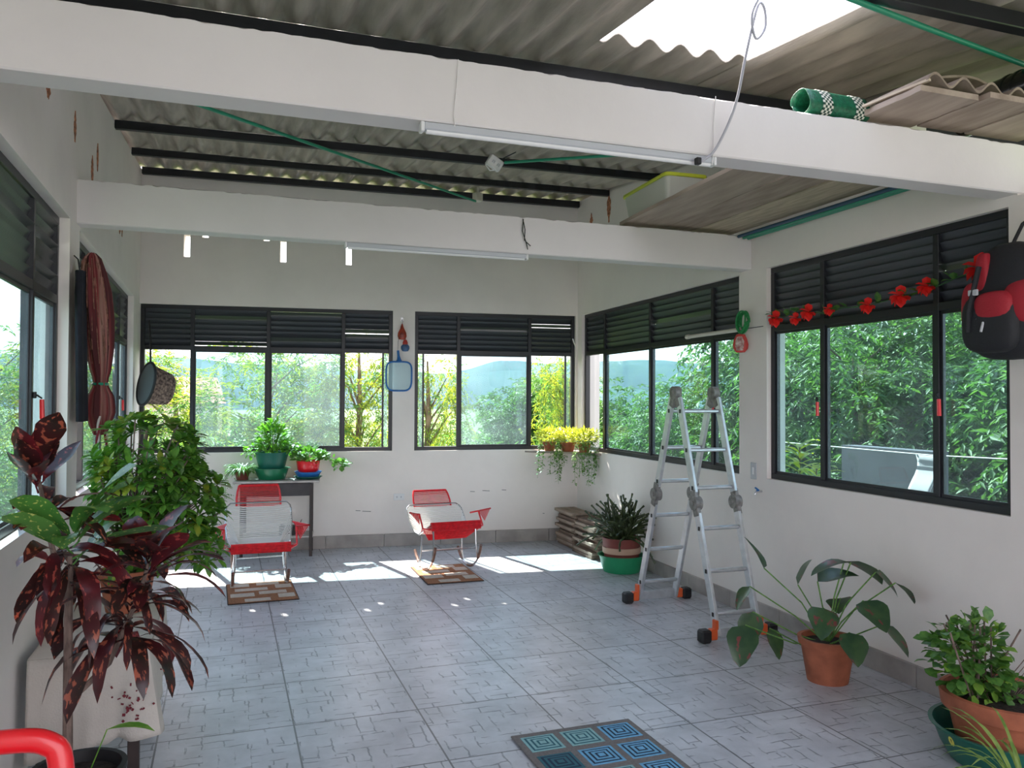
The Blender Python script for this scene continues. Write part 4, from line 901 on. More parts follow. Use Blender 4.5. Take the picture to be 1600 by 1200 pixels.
# ------------------------------------------------------------------ planks and clutter on the beams
random.seed(31)
def plank(label, xa, xb, ya, yb, z, th=.024, m=M_plank, rz=0, grp=None):
    g = MBd(); n = 14; w = xb-xa; L_ = yb-ya; vs = []
    for i in range(n+1):
        y = -L_/2+L_*i/n; a = random.uniform(-.004, .004); b_ = random.uniform(-.004, .004)
        vs += [(-w/2+a, y, 0), (w/2+b_, y, 0), (w/2+b_, y, th), (-w/2+a, y, th)]
    fs = [(i*4+j, i*4+(j+1) % 4, i*4+4+(j+1) % 4, i*4+4+j) for i in range(n) for j in range(4)]+[(3, 2, 1, 0), (n*4, n*4+1, n*4+2, n*4+3)]
    ob = g.add(vs, fs).build('loft_plank', m, smooth=False, origin=(0, 0, 0)); ob.location = ((xa+xb)/2, (ya+yb)/2, z); ob.rotation_euler = (0, 0, rz)
    return tag(ob, label, 'plank', grp)
plank('wide grey plank across the two beams, the one under the plastic box', 2.56, 2.90, 2.87, 5.09, 2.806, m=M_plank, rz=R(-3))
plank('middle weathered plank of the three across the two beams', 2.915, 3.18, 2.87, 5.09, 2.807, m=M_plank2, rz=R(-1))
plank('pale plank across the two beams nearest the right wall', 3.20, 3.545, 2.97, 5.09, 2.806, m=mat('pale_plank', (.46, .38, .28), .75, noise=.2, scale=4, stretch=(8, 1, 8)), rz=0)
plank('short grey board overhanging the near beam toward the room, left one', 2.655, 2.97, 2.50, 2.86, 2.834, m=M_plank)
plank('board with a red stained edge overhanging the near beam, middle one', 2.985, 3.26, 2.46, 2.84, 2.835, m=M_plank2)
plank('pale board overhanging the near beam at the far right', 3.28, 3.62, 2.44, 2.84, 2.834, m=M_plank)
# clear storage box with lid
M_clear = glass('clear_plastic', (.86, .88, .82), .1); m_, n_, b__ = new_mat('milky_plastic'); b__.inputs['Base Color'].default_value = (.72, .74, .66, 1); b__.inputs['Roughness'].default_value = .35; b__.inputs['Alpha'].default_value = .62
t = thing('storage_box', 'milky clear plastic box with a yellow-green lid on the loft planks', 'box', (2.77, 4.75, 2.832), R(-3))
mb = MBd()
def rrect(w, d, r, z, n=5):
    out = []
    for cx, cy, a0 in ((w-r, d-r, 0), (-w+r, d-r, 90), (-w+r, -d+r, 180), (w-r, -d+r, 270)):
        for i in range(n+1): A = R(a0+90*i/n); out.append((cx+r*math.cos(A), cy+r*math.sin(A), z))
    return out
def loft(mb, rings, capb=True, capt=True):
    n = len(rings[0]); vs = [p for r_ in rings for p in r_]; fs = [(i*n+j, i*n+(j+1) % n, (i+1)*n+(j+1) % n, (i+1)*n+j) for i in range(len(rings)-1) for j in range(n)]
    if capb: fs.append(list(range(n))[::-1])
    if capt: fs.append([(len(rings)-1)*n+j for j in range(n)])
    return mb.add(vs, fs)
loft(mb, [rrect(.125, .29, .03, 0), rrect(.145, .325, .035, .17), rrect(.141, .321, .033, .17), rrect(.121, .286, .028, .006)], True, True).build('box_body', m_, t)
loft(MBd(), [rrect(.152, .332, .035, .160), rrect(.155, .335, .035, .165), rrect(.152, .332, .035, .182), rrect(.12, .30, .03, .190)], True, True).build('lid', mat('yellow_green_plastic', (.58, .66, .05), .4), t)
loft(MBd(), [rrect(.10, .25, .03, .012), rrect(.115, .28, .03, .11)], True, True).build('contents', mat('pale_cloth_contents', (.6, .6, .5), .9, noise=.3, scale=12), t)
tag(MBd().tube([(2.97+.10*math.cos(a/3)*(1+.1*math.sin(a)), 4.15+.16*math.sin(a/3), 2.848+.004*a/3) for a in range(0, 38)], .012, 7).build('garden_hose', mat('dark_red_hose', (.32, .02, .04), .4)), 'dark red hose coiled on the loft planks beside the plastic box', 'hose')
tag(MBd().tube(smooth([(2.80, 4.33, 2.845), (2.80, 4.2, 2.86), (2.83, 4.0, 2.85), (2.90, 3.8, 2.86), (2.98, 3.6, 2.85)]), .013, 7).build('yellow_strap', mat('yellow_cord', (.55, .42, .03), .5)), 'yellow cord lying along the edge of the loft planks', 'cord')
# corrugated scraps, folded sheets
M_scrap = mat('brownish_sheet_scrap', (.34, .27, .21), .85, noise=.25, scale=9, bump=.2)
def scrap(label, cx, cy, z, w, d, amp, lam, rz, tilt, arch=0):
    mb = MBd(); nu, nv = 40, 6
    f_ = lambda u, v, o: ((u-.5)*w, (v-.5)*d, amp*math.sin(2*math.pi*u*w/lam)+amp+arch*math.sin(math.pi*u)+o)
    vs = [f_(i/nu, j/nv, 0) for i in range(nu+1) for j in range(nv+1)]; n1 = len(vs); vs += [(a, b_, c+.011) for a, b_, c in vs]
    fs = []
    for i in range(nu):
        for j in range(nv): a = i*(nv+1)+j; q = (a, a+nv+1, a+nv+2, a+1); fs += [q[::-1], tuple(k+n1 for k in q)]
        a = i*(nv+1); fs += [(a, a+nv+1, a+nv+1+n1, a+n1), (a+nv, a+nv+n1, a+2*nv+1+n1, a+2*nv+1)]
    for j in range(nv): a = j; fs += [(a, a+n1, a+1+n1, a+1)]; a = nu*(nv+1)+j; fs += [(a, a+1, a+1+n1, a+n1)]
    ob = mb.add(vs, fs).build('roof_sheet_scrap', M_scrap, origin=(0, 0, 0)); ob.location = (cx, cy, z); ob.rotation_euler = (tilt, 0, rz); return tag(ob, label, 'roof sheet')
scrap('wavy grey roof sheet offcut lying on the boards over the near beam', 2.97, 2.665, 2.861, .56, .34, .024, .155, 0, 0)
scrap('brown flattened sheet arched above the wavy offcut', 3.08, 2.76, 2.914, .60, .22, .003, .3, R(3), R(0), .085)
tag(MBd().bar((2.64, 2.80, 2.87), (2.70, 2.50, 2.885), .016, .010).build('wooden_lath', mat('pale_lath', (.6, .5, .38), .7), smooth=False), 'thin pale lath lying on the scraps over the near beam', 'lath')
def bandmat():
    m, n, b = new_mat('green_white_weave'); N, L = n.nodes, n.links; tc = N.new('ShaderNodeTexCoord'); ch = N.new('ShaderNodeTexChecker'); mp = N.new('ShaderNodeMapping'); mp.inputs['Scale'].default_value = (5, 34, 1)
    L.new(tc.outputs['UV'], mp.inputs[0]); L.new(mp.outputs[0], ch.inputs['Vector']); ch.inputs['Scale'].default_value = 1
    ch.inputs['Color1'].default_value = (.70, .68, .58, 1); ch.inputs['Color2'].default_value = (.01, .05, .03, 1); L.new(ch.outputs[0], b.inputs['Base Color']); b.inputs['Roughness'].default_value = .5; return m
t = thing('woven_bag', 'rolled green woven plastic bag with two white checked bands on the near beam', 'bag', (2.52, 2.865, 2.872)); t.rotation_euler = (0, 0, R(2))
def tubeshell(xa, xb, r_, m_, nm, wob=.012):
    g = MBd(); g.grid(lambda u, v: (xa+(xb-xa)*u, (r_+wob*math.sin(v*12))*math.cos(2*math.pi*v), (r_*.98)*math.sin(2*math.pi*v)), 10, 40); o = g.build(nm, m_, t); s_ = o.modifiers.new('s', 'SOLIDIFY'); s_.thickness = .003; return o
M_weave = mat('green_weave', (.006, .11, .05), .45, noise=.3, scale=60, bump=.4, bscale=90)
tubeshell(-.17, .17, .058, M_weave, 'bag_body'); bm_ = bandmat(); tubeshell(-.10, -.045, .0615, bm_, 'checked_band'); tubeshell(.085, .14, .0615, bm_, 'checked_band')
t = thing('black_drum', 'shiny black ribbed cylinder lying on the clutter at the top right', 'drum', (3.455, 2.72, 2.992)); t.rotation_euler = (R(-3), 0, R(90))
g = MBd(); prof = [(.001, 0), (.11, 0), (.125, .015), (.125, .24), (.131, .245), (.131, .26), (.125, .265), (.125, .30), (.131, .305), (.131, .32), (.125, .325), (.125, .62), (.001, .62)]
g.lathe(prof, n=40); g.v = [((v[2]-.31)*.9, v[0]*.82, v[1]*.82) for v in g.v]; g.build('drum_body', mat('gloss_black', (.012, .014, .013), .22), t)
tag(MBd().box((3.45, 2.72, 2.881), (.26, .2, .036), bev=.004).build('wood_block', M_plank2, smooth=False), 'flat wooden block under the black cylinder', 'wood block')

# ------------------------------------------------------------------ things on the walls
def wp(wl, u, n, z): return wl.w(u, n, z)
def on_wall(name, label, cat, wl, u, z, off):
    p = wl.w(u, -wl.rev-off, z); return thing(name, label, cat, p, wl.a)
t = on_wall('wall_hook', 'silver hook at the top of the pillar between the back windows', 'hook', BACK, ub(1.777), 2.42, 0)
MBd().box((0, -.004, 0), (.03, .008, .05), bev=.003).tube([(0, -.008, .0), (0, -.03, -.01), (0, -.035, -.035), (0, -.02, -.045)], .004, 6).build('hook', M_chrome, t)
t = on_wall('gourd_ornament', 'orange-red gourd-shaped ornament hanging from the hook', 'ornament', BACK, ub(1.777), 2.20, .032)
MBd().lathe([(.001, 0), (.035, .005), (.048, .04), (.044, .075), (.024, .115), (.012, .145), (.006, .17), (.001, .172)], n=20, sy=.55).build('gourd', mat('orange_red_glaze', (.42, .05, .02), .4, col2=(.16, .02, .01), scale=22), t); MBd().tube([(0, 0, .165), (0, 0, .185)], .002, 5).build('loop', M_black, t)
t = on_wall('bird_ornament', 'small red and blue rounded ornament on the pillar above the blue net', 'ornament', BACK, ub(1.81), 2.075, .03)
MBd().lathe([(.001, 0), (.03, .004), (.045, .03), (.045, .055), (.03, .075), (.001, .08)], n=20, sy=.6).build('body', mat('blue_glaze', (.05, .11, .24), .4, noise=.3, scale=20), t); MBd().lathe([(.001, .068), (.026, .072), (.028, .095), (.016, .125), (.001, .13)], n=20, sy=.7).build('head', mat('red_glaze', (.40, .03, .02), .4), t)
t = on_wall('hand_net', 'blue-framed see-through hand net hanging on the pillar between the back windows', 'net', BACK, ub(1.745), 1.655, .035)
fr = []
for i in range(48):
    A = 2*math.pi*i/48; c, s_ = math.cos(A), math.sin(A); k = .20; fr.append((.136*math.copysign(abs(c)**.45, c)*(1+.04*s_), 0, .155+.155*math.copysign(abs(s_)**.5, s_)))
MBd().tube(fr, .0095, 8, closed=True).build('net_frame', M_blue, t)
m2, n2, b2 = new_mat('pale_blue_film'); b2.inputs['Base Color'].default_value = (.45, .72, .80, 1); b2.inputs['Alpha'].default_value = .5; b2.inputs['Roughness'].default_value = .3
MBd().add(fr, [list(range(48))]).build('net_sheet', m2, t, smooth=False)
MBd().tube([(0, 0, .31), (0, 0, .335), (-.005, 0, .37), (-.012, 0, .43)], [.04, .022, .014, .013], 10).build('handle', M_blue, t); MBd().tube([(-.012, 0, .43), (-.01, .01, .52), (.02, .018, .70)], .002, 5).build('string', M_black, t)
t = on_wall('wall_socket', 'white wall socket low on the back wall left of the middle rocking chair', 'socket', BACK, ub(1.757), .52, 0)
MBd().box((0, -.005, 0), (.115, .010, .07), bev=.003).build('socket_plate', M_white, t, smooth=False); MBd().box((-.022, -.0115, 0), (.012, .003, .02)).box((.022, -.0115, 0), (.012, .003, .02)).build('socket_face', M_greypl, t, smooth=False)
t = on_wall('wall_peg', 'small curved white peg at the right end of the right back window', 'peg', BACK, ub(3.70), 2.20, 0)
MBd().tube(smooth([(.01, 0, -.03), (0, -.03, -.02), (-.02, -.05, .01), (-.035, -.055, .05)], 4), .007, 8).build('peg', M_white, t)
g = MBd()
for u_, z_, l_ in ((1.33, .385, .05), (1.42, .375, .09), (2.55, .56, .05), (2.7, .565, .08), (2.9, .57, .05), (3.35, .30, .02)): q = BACK.w(ub(u_), -.041, z_); g.box(q, (l_, .003, .005), (0, .06, BACK.a))
to_local_world(g.build('wall_scratch', M_black, wb, smooth=False), wb)
t = on_wall('light_switch', 'white switch plate on the pillar between the right windows', 'switch', RIGHT, ur(4.93), 1.055, 0)
MBd().box((0, -.005, 0), (.07, .010, .12), bev=.003).build('switch_plate', M_greypl, t, smooth=False); MBd().box((0, -.0115, 0), (.018, .004, .05)).build('rocker', M_white, t, smooth=False)
t = on_wall('water_tap', 'small blue-handled tap on the right wall below the switch', 'tap', RIGHT, ur(4.84), .915, 0)
MBd().tube([(0, 0, 0), (0, -.05, 0), (0, -.06, -.02)], .008, 8).build('spout', M_chrome, t); MBd().box((.0, -.04, .018), (.05, .012, .012), (0, R(20), 0), bev=.003).tube([(0, -.04, 0), (0, -.04, .018)], .005, 6).build('handle', M_blue, t)
t = on_wall('rope_coil', 'coil of green rope hanging on the pillar between the right windows', 'rope', RIGHT, ur(5.0), 2.145, .03)
g = MBd(); random.seed(4)
for k in range(7): ph = random.random()*6; g.tube([(.052*math.cos(a/24*6.283)*(1+.1*math.sin(ph)), -.02+.02*math.sin(ph+a/5), .075*math.sin(a/24*6.283)+.008*math.sin(k)) for a in range(24)], .006, 6, closed=True)
g.tube([(-.02, -.02, .03), (0, -.045, -.02), (.015, -.02, -.06)], .008, 6).build('coil', mat('green_rope', (.01, .20, .05), .6, noise=.3, scale=60), t)
t = on_wall('white_rod', 'white rod fixed level across the far right window near the pillar', 'rod', RIGHT, ur(5.38), 2.095, .03)
MBd().tube([(-.42, -.01, 0), (.36, -.01, 0)], .016, 10).tube([(-.44, -.01, 0), (-.40, -.01, 0)], .020, 10).build('rod', mat('ivory_plastic', (.66, .62, .56), .5), t); MBd().tube([(.36, -.01, 0), (.60, .0, .002)], .003, 5).build('rod_end_wire', M_black, t)
t = on_wall('gourd_ornament', 'red and white painted gourd ornament hanging under the rod on the right pillar', 'ornament', RIGHT, ur(5.02), 1.92, .055); t.rotation_euler[2] += .94
MBd().lathe([(.001, 0), (.03, .003), (.052, .03), (.056, .06), (.048, .10), (.032, .135), (.001, .145)], n=24, sy=.45).build('body', mat('dull_red_paint', (.50, .05, .04), .45), t)
MBd().lathe([(.001, .012), (.03, .018), (.040, .05), (.038, .085), (.026, .118), (.001, .125)], n=20, sy=.75, c=(-.004, -.003, 0)).build('painted_face', mat('cream_paint', (.68, .62, .56), .5, col2=(.25, .06, .05), scale=28), t); MBd().tube([(0, -.0, .14), (0, 0, .17)], .002, 5).build('loop', M_black, t)
# flower garland across the near right window
t = on_wall('flower_garland', 'artificial garland of red flowers and green leaves across the near right window', 'garland', RIGHT, ur(4.66), 2.17, .03)
gp = [(0, 0, 0), (.12, 0, -.03), (.27, 0, .0), (.53, 0, -.05), (.70, 0, -.03), (.87, 0, -.04), (1.17, 0, -.015), (1.37, 0, .0), (1.55, 0, .04), (1.72, 0, .06)]
MBd().tube(gp, .003, 5).build('vine', mat('vine_green', (.03, .12, .03), .6), t)
random.seed(9); gl_ = leaf_mat('cloth_leaf', (.04, .16, .03), (.12, .24, .04), (1, 1.2, .5), scale=30, tf=.2); M_petal = mat('red_cloth_petal', (.80, .02, .015), .6)
for k in range(16):
    f_ = k/15*8.99; i = int(f_); a, b_ = Vector(gp[i]), Vector(gp[i+1]); p = a.lerp(b_, f_-i); g = MBd()
    for j in range(3): g.leaf(p, (random.gauss(0, 1), -.6, random.gauss(.5, .7)), .065, .042, .3, 3, .15, 0, 0, 'oval')
    g.build('leaf_spray', gl_, t)
for x_, z_, s_ in ((.06, -.055, 1.2), (.27, -.075, .9), (.40, -.045, 1.15), (.93, -.06, 1), (1.18, -.035, 1.25), (1.36, -.005, 1.05), (1.70, .04, 1.6), (.60, -.05, .8)):
    g = MBd()
    for j in range(9): A = j*.7; g.leaf((x_, -.02, z_+.02), (math.cos(A), -.5*abs(math.sin(A*2)), math.sin(A)*.8-.4), .055*s_, .045*s_, .4, 3, .4, 0, 0, 'oval')
    g.build('flower', M_petal, t)
# backpack
t = thing('backpack', 'black and red backpack hanging on the pillar at the right edge', 'backpack', (3.40, 2.70, 2.03), R(0))
def sq(mb, c, r, e1=.5, e2=.5, nu=24, nv=14, mi=0, fn=None):
    def P_(u, v):
        a = -math.pi/2+math.pi*v; b_ = 2*math.pi*u; f1 = lambda q, e: math.copysign(abs(q)**e, q)
        p = [r[0]*f1(math.cos(a), e1)*f1(math.cos(b_), e2), r[1]*f1(math.cos(a), e1)*f1(math.sin(b_), e2), r[2]*f1(math.sin(a), e1)]
        if fn: p = fn(p)
        return (c[0]+p[0], c[1]+p[1], c[2]+p[2])
    return mb.grid(P_, nu, nv, mi)
M_bb = mat('black_nylon', (.013, .014, .018), .7, bump=.2, bscale=90); M_br = mat('dark_red_nylon', (.36, .012, .025), .65, bump=.2, bscale=90)
tp_ = lambda p: [p[0]*(1-.35*max(0, p[2]/.28)), p[1]*(1-.30*max(0, p[2]/.28)), p[2]]
sq(MBd(), (0, 0, 0), (.12, .19, .27), .6, .6, fn=tp_).build('bag_body', M_bb, t)
fp = sq(MBd(), (-.085, .02, -.10), (.07, .145, .14), .6, .6).build('front_pocket', M_bb, t); sq(MBd(), (-.108, -.01, -.03), (.055, .10, .07), .7, .7).build('pocket_panel', M_br, fp)
sq(MBd(), (-.03, -.11, -.02), (.10, .09, .11), .7, .7).build('side_pocket', M_br, t)
sq(MBd(), (-.07, .135, -.03), (.05, .05, .13), .7, .7).build('side_panel', M_br, t)
sq(MBd(), (-.075, .075, .10), (.035, .035, .13), .6, .6).build('top_panel', M_br, t)
MBd().tube([(-.13, .06, .16), (-.15, .07, .06), (-.16, .09, -.05), (-.15, .10, -.14)], .012, 6).build('compression_strap', M_bb, t); MBd().box((-.155, .07, .04), (.012, .05, .028), bev=.003).build('buckle', M_greypl, t)
MBd().tube([(-.153, .02, -.10), (-.168, .02, -.145)], .006, 6).build('zip_puller', M_greypl, t)
MBd().tube([(.02, -.05, -.24), (.04, -.04, -.34), (.05, -.045, -.44), (.05, -.04, -.52)], .008, 6).build('hanging_strap', M_bb, t)
MBd().tube([(.0, 0, .25), (.06, -.01, .36), (.12, -.02, .40)], .008, 6).build('carry_loop', M_bb, t)

# left wall hangings
def hammat():
    m, n, b = new_mat('red_striped_cloth'); N, L = n.nodes, n.links; tc = N.new('ShaderNodeTexCoord'); w = N.new('ShaderNodeTexNoise'); mp = N.new('ShaderNodeMapping'); mp.inputs['Scale'].default_value = (14, .6, 1)
    L.new(tc.outputs['UV'], mp.inputs[0]); L.new(mp.outputs[0], w.inputs['Vector']); w.inputs['Scale'].default_value = 1; w.inputs['Detail'].default_value = 1
    r = N.new('ShaderNodeValToRGB'); L.new(w.outputs['Fac'], r.inputs[0]); E_ = r.color_ramp.elements
    E_[0].position = .40; E_[0].color = (.07, .012, .014, 1); E_[1].position = .62; E_[1].color = (.42, .23, .19, 1); q = E_.new(.5); q.color = (.20, .028, .03, 1)
    L.new(r.outputs[0], b.inputs['Base Color']); b.inputs['Roughness'].default_value = .9; return m
t = thing('hammock', 'folded red striped hammock tied and hanging beside the left windows', 'hammock', (-.668, 4.93, 1.36))
hp_ = [(0, .035), (.05, .062), (.13, .088), (.22, .078), (.27, .048), (.31, .042), (.36, .06), (.5, .085), (.65, .095), (.8, .09), (.9, .07), (.98, .045), (1.0, .02)]
def hfn(u, v):
    z = v*.99; k = 0
    while k < len(hp_)-2 and hp_[k+1][0] < v: k += 1
    f_ = (v-hp_[k][0])/(hp_[k+1][0]-hp_[k][0]); r_ = hp_[k][1]+(hp_[k+1][1]-hp_[k][1])*f_; A = 2*math.pi*u
    r_ *= 1+.16*math.sin(7*A+2*v)+.08*math.sin(13*A)
    return (r_*math.cos(A)*.75-.03*max(0, v-.35), r_*math.sin(A)*1.3+.10-.30*max(0, v-.3)**1.3, z)
MBd().grid(hfn, 84, 40).build('hammock_cloth', hammat(), t)
g = MBd(); random.seed(2)
for k in range(70):
    A = R(150+random.random()*170); r_ = .10; z0 = .97-.15*random.random(); z1 = z0-random.uniform(.12, .5); q0 = hfn(A/6.283, z0*1.0); q1 = hfn(A/6.283, max(.4, z1))
    g.tube([Vector(q0)*1.0+Vector((math.cos(A), math.sin(A), 0))*.006, Vector(q1)+Vector((math.cos(A), math.sin(A), 0))*.01], .0025, 4)
g.build('fringe', mat('brown_fringe', (.22, .10, .07), .9, noise=.4, scale=50), t)
MBd().tube([(.036*math.cos(a/16*6.283), .10+.055*math.sin(a/16*6.283), .285) for a in range(16)], .009, 6, closed=True).build('green_tie', M_green_pipe, t)
t = thing('braided_rope', 'red and white braided rope loops hanging below the hammock', 'rope', (-.655, 5.0, 1.16))
g = MBd(); pts = [(.0, .02, .50), (.01, .03, .35), (.02, .05, .15), (.02, .04, .03), (.0, .0, -.02), (-.01, -.05, .03), (-.01, -.07, .15), (0, -.07, .33)]
dense = []
for i in range(len(pts)-1):
    for j in range(8): dense.append(Vector(pts[i]).lerp(Vector(pts[i+1]), j/8))
for s_, m_2 in ((0, 0), (math.pi, 1)): g.tube([p+Vector((.005*math.cos(i*.9+s_), .005*math.sin(i*.9+s_), 0)) for i, p in enumerate(dense)], .0065, 6, mi=m_2)
g.build('rope_strands', [mat('white_rope', (.62, .55, .52), .9), mat('dark_red_rope', (.25, .03, .04), .9)], t)
t = thing('dark_jacket', 'dark cloth garment hanging flat on the left pillar behind the hammock', 'garment', (-.735, 4.76, 1.44))
def jf(u, v):
    w = .085*(1+.35*(1-v))*(1 if v < .85 else max(.35, 1-(v-.85)*4)); A = 2*math.pi*u
    return (.022*math.cos(A)*(1+.2*math.sin(5*A))+.0, w*math.sin(A)+.13*(1-v), v*.80)
MBd().grid(jf, 40, 20).build('garment_cloth', mat('black_cloth', (.012, .014, .022), .95, noise=.3, scale=12, bump=.3, bscale=20), t)
MBd().tube([(0, 0, .79), (-.01, 0, .86), (-.03, 0, .88)], .004, 6).build('hanging_loop', M_black, t)
# hat hanging in the left back corner
t = thing('sun_hat', 'dark-brimmed hat with a patterned brown crown hanging in the left back corner', 'hat', (-.71, 8.28, 1.70)); t.rotation_euler = (0, R(12), R(38))
def cf(u, v):
    A = 2*math.pi*u; r_ = .19*(1-.25*v)*(1 if v < .8 else math.sqrt(max(0, 1-((v-.8)/.2)**2))); return (.02+.27*v, .55*r_*math.cos(A), r_*math.sin(A))
MBd().grid(cf, 40, 18).build('crown', mat('leopard_cloth', (.34, .24, .20), .9, col2=(.05, .03, .03), scale=38), t)
MBd().tube([(.0, .125*math.cos(a/30*6.283), .205*math.sin(a/30*6.283)) for a in range(30)], .013, 8, closed=True).build('brim', M_black, t)
g = MBd(); g.grid(lambda u, v: (-.004-.0*v, v*.118*math.cos(2*math.pi*u), v*.197*math.sin(2*math.pi*u)), 30, 3); g.build('lining', mat('grey_lining', (.10, .11, .11), .6), t)
MBd().tube([(0, 0, .2), (-.01, .06, .42), (-.03, .12, .62)], .009, 6).build('hanging_strap', M_black, t)

# ------------------------------------------------------------------ low table with cloth
TX0, TX1, TY0, TY1, TZ = -.735, -.30, 3.68, 4.62, .515
t = thing('low_table', 'low dark wooden table hidden under a cream cloth by the left wall', 'table', ((TX0+TX1)/2, (TY0+TY1)/2, 0))
MBd().box((0, 0, TZ-.02), (TX1-TX0-.02, TY1-TY0-.02, .03)).build('tabletop', M_dark_wood, t, smooth=False)
for sx in (-1, 1):
    for sy in (-1, 1): MBd().box((sx*(.5*(TX1-TX0)-.05), sy*(.5*(TY1-TY0)-.05), (TZ-.035)/2), (.045, .045, TZ-.035), bev=.003).build('leg', M_dark_wood, t, smooth=False)
def cloth():
    mb = MBd(); w, d = TX1-TX0, TY1-TY0; per = []
    n = 34
    for i in range(n+1): per.append((TX0+w*i/n, TY0, 0, -1))           # front edge
    for i in range(1, n+1): per.append((TX1, TY0+d*i/n, 1, 0))          # right edge
    vs = []; rows = 14
    for k, (x, y, nx_, ny_) in enumerate(per):
        s_ = k/(len(per)-1); corner = math.exp(-((k-n)/5.)**2)
        drop = (.40-.10*(k/n)**2 if k < n else .30)+.04*corner+.006*math.sin(k*.9)
        if k == n: nx_, ny_ = .7, -.7
        for j in range(rows+1):
            v = j/rows; o = .008+v*(.022+.007*math.sin(k*.45)+.003*math.sin(k*1.1+1))+.05*corner*v
            if abs(k-n) < 4: q = (k-n+4)/8; nn = Vector((q, -(1-q), 0)).normalized(); X_, Y_ = x+nn.x*o, y+nn.y*o
            else: X_, Y_ = x+nx_*o, y+ny_*o
            vs.append((max(X_, -.737), Y_, TZ+.006-drop*v))
    m = rows+1; fs = [(k*m+j, k*m+j+1, (k+1)*m+j+1, (k+1)*m+j) for k in range(len(per)-1) for j in range(rows)]
    mb.add(vs, fs)
    # top sheet
    top = [vs[k*m] for k in range(len(per))]+[(TX0, TY1, TZ+.006)]; mb.add(top, [list(range(len(top)))])
    ob = mb.build('tablecloth', M_cloth); s_ = ob.modifiers.new('s', 'SOLIDIFY'); s_.thickness = .003; s_.offset = 1
    tag(ob, 'cream cloth with small red embroidery draped over the low table at left', 'tablecloth'); return ob
tcl = cloth()
g = MBd(); random.seed(6)
for k in range(34):
    u = random.gauss(0, .035); v = random.gauss(0, .04); c = Vector((-.345+u, TY0-.058-.02*abs(v), .33+v)); g.box(c, (.010*random.random()+.004, .004, .008*random.random()+.003), (0, random.random()*3, 0))
o = g.build('embroidery', mat('dark_red_thread', (.16, .02, .03), .9), tcl, smooth=False); o.location = -tcl.location

# big umbrella-leaf bush on the table
t = thing('umbrella_plant', 'large bushy green umbrella plant on the low table by the left wall', 'potted plant', (-.45, 4.38, TZ+.012))
MBd().lathe(pot_prof(.095, .13, .20, .01, .01, .03), n=36).build('pot', M_terra, t); MBd().lathe([(.12, .18), (.001, .185)], n=20).build('soil', M_soil, t)
random.seed(14); lv = MBd(); stm = MBd(); ctr = [((.09, .02, .66), (.27, .30, .34), 200), ((.26, .0, .50), (.20, .22, .24), 90), ((.33, -.05, .30), (.11, .12, .14), 26), ((.06, -.10, .30), (.2, .15, .15), 36)]
for c, r_, n in ctr:
    for i in range(n):
        d = Vector((random.gauss(0, 1), random.gauss(0, 1), random.gauss(0, 1)*.9+.1)).normalized(); q = random.uniform(.35, 1)**.5; p = Vector((max(-.22, c[0]+d.x*r_[0]*q), c[1]+d.y*r_[1]*q, c[2]+d.z*r_[2]*q))
        ax = (d+Vector((0, 0, .7))).normalized(); s1 = ax.orthogonal().normalized(); s2 = ax.cross(s1); ph = random.random()*6; mi = 1 if random.random() < .13 else 0
        nl = random.choice((6, 7, 8))
        for j in range(nl):
            A = ph+j*6.283/nl; lv.leaf(p, s1*math.cos(A)+s2*math.sin(A)+ax*.45, random.uniform(.055, .085), .032, .25, 4, .25, mi, 0, 'oval')
        if i % 3 == 0: stm.tube([Vector((p.x*.2, p.y*.2, .2+p.z*.3)), (p+Vector((p.x*.2, p.y*.2, .2+p.z*.3)))/2+Vector((0, 0, -.03)), p], .0035, 5)
lv.build('foliage', [P_schef, P_yel], t)
for k in range(4): A = k*1.57; stm.tube([(.03*math.cos(A), .03*math.sin(A), .18), (.05*math.cos(A), .06*math.sin(A), .4), (.12*math.cos(A)+.06, .12*math.sin(A), .75)], [.011, .009, .005], 6)
stm.build('stem', M_bark, t)

# ------------------------------------------------------------------ croton in the foreground
t = thing('croton_plant', 'tall red and green spotted croton in a black pot, in the left foreground', 'potted plant', (-.44, 2.95, .001))
MBd().lathe([(.10, 0), (.135, .35), (.145, .352), (.145, .37), (.128, .37), (.12, .33), (.001, .325)], n=40).build('pot', M_black, t); MBd().lathe([(.119, .335), (.001, .345)], n=24).build('soil', M_soil, t)
O_ = Vector((-.44, 2.95, 0)); w2 = lambda x, y, z: Vector((x, y, z))-O_
A_ = w2(-.58, 3.02, 1.30); B_ = w2(-.475, 2.97, 1.05); C_ = w2(-.315, 3.0, .79); D_ = w2(-.245, 3.02, 1.0)
st = MBd(); st.tube([(-.03, 0, .33), w2(-.475, 2.96, .6), w2(-.48, 2.98, .85), B_], [.016, .0145, .013, .009], 8)
st.tube([w2(-.48, 2.98, .88), w2(-.535, 3.0, 1.08), w2(-.56, 3.02, 1.2), A_], [.010, .009, .008, .006], 7)
st.tube([w2(-.475, 2.96, .58), w2(-.43, 2.97, .615), w2(-.36, 3.0, .68), C_, w2(-.27, 3.01, .9), D_], [.011, .010, .010, .009, .008, .006], 7)
st.build('trunk', M_bark, t)
random.seed(77)
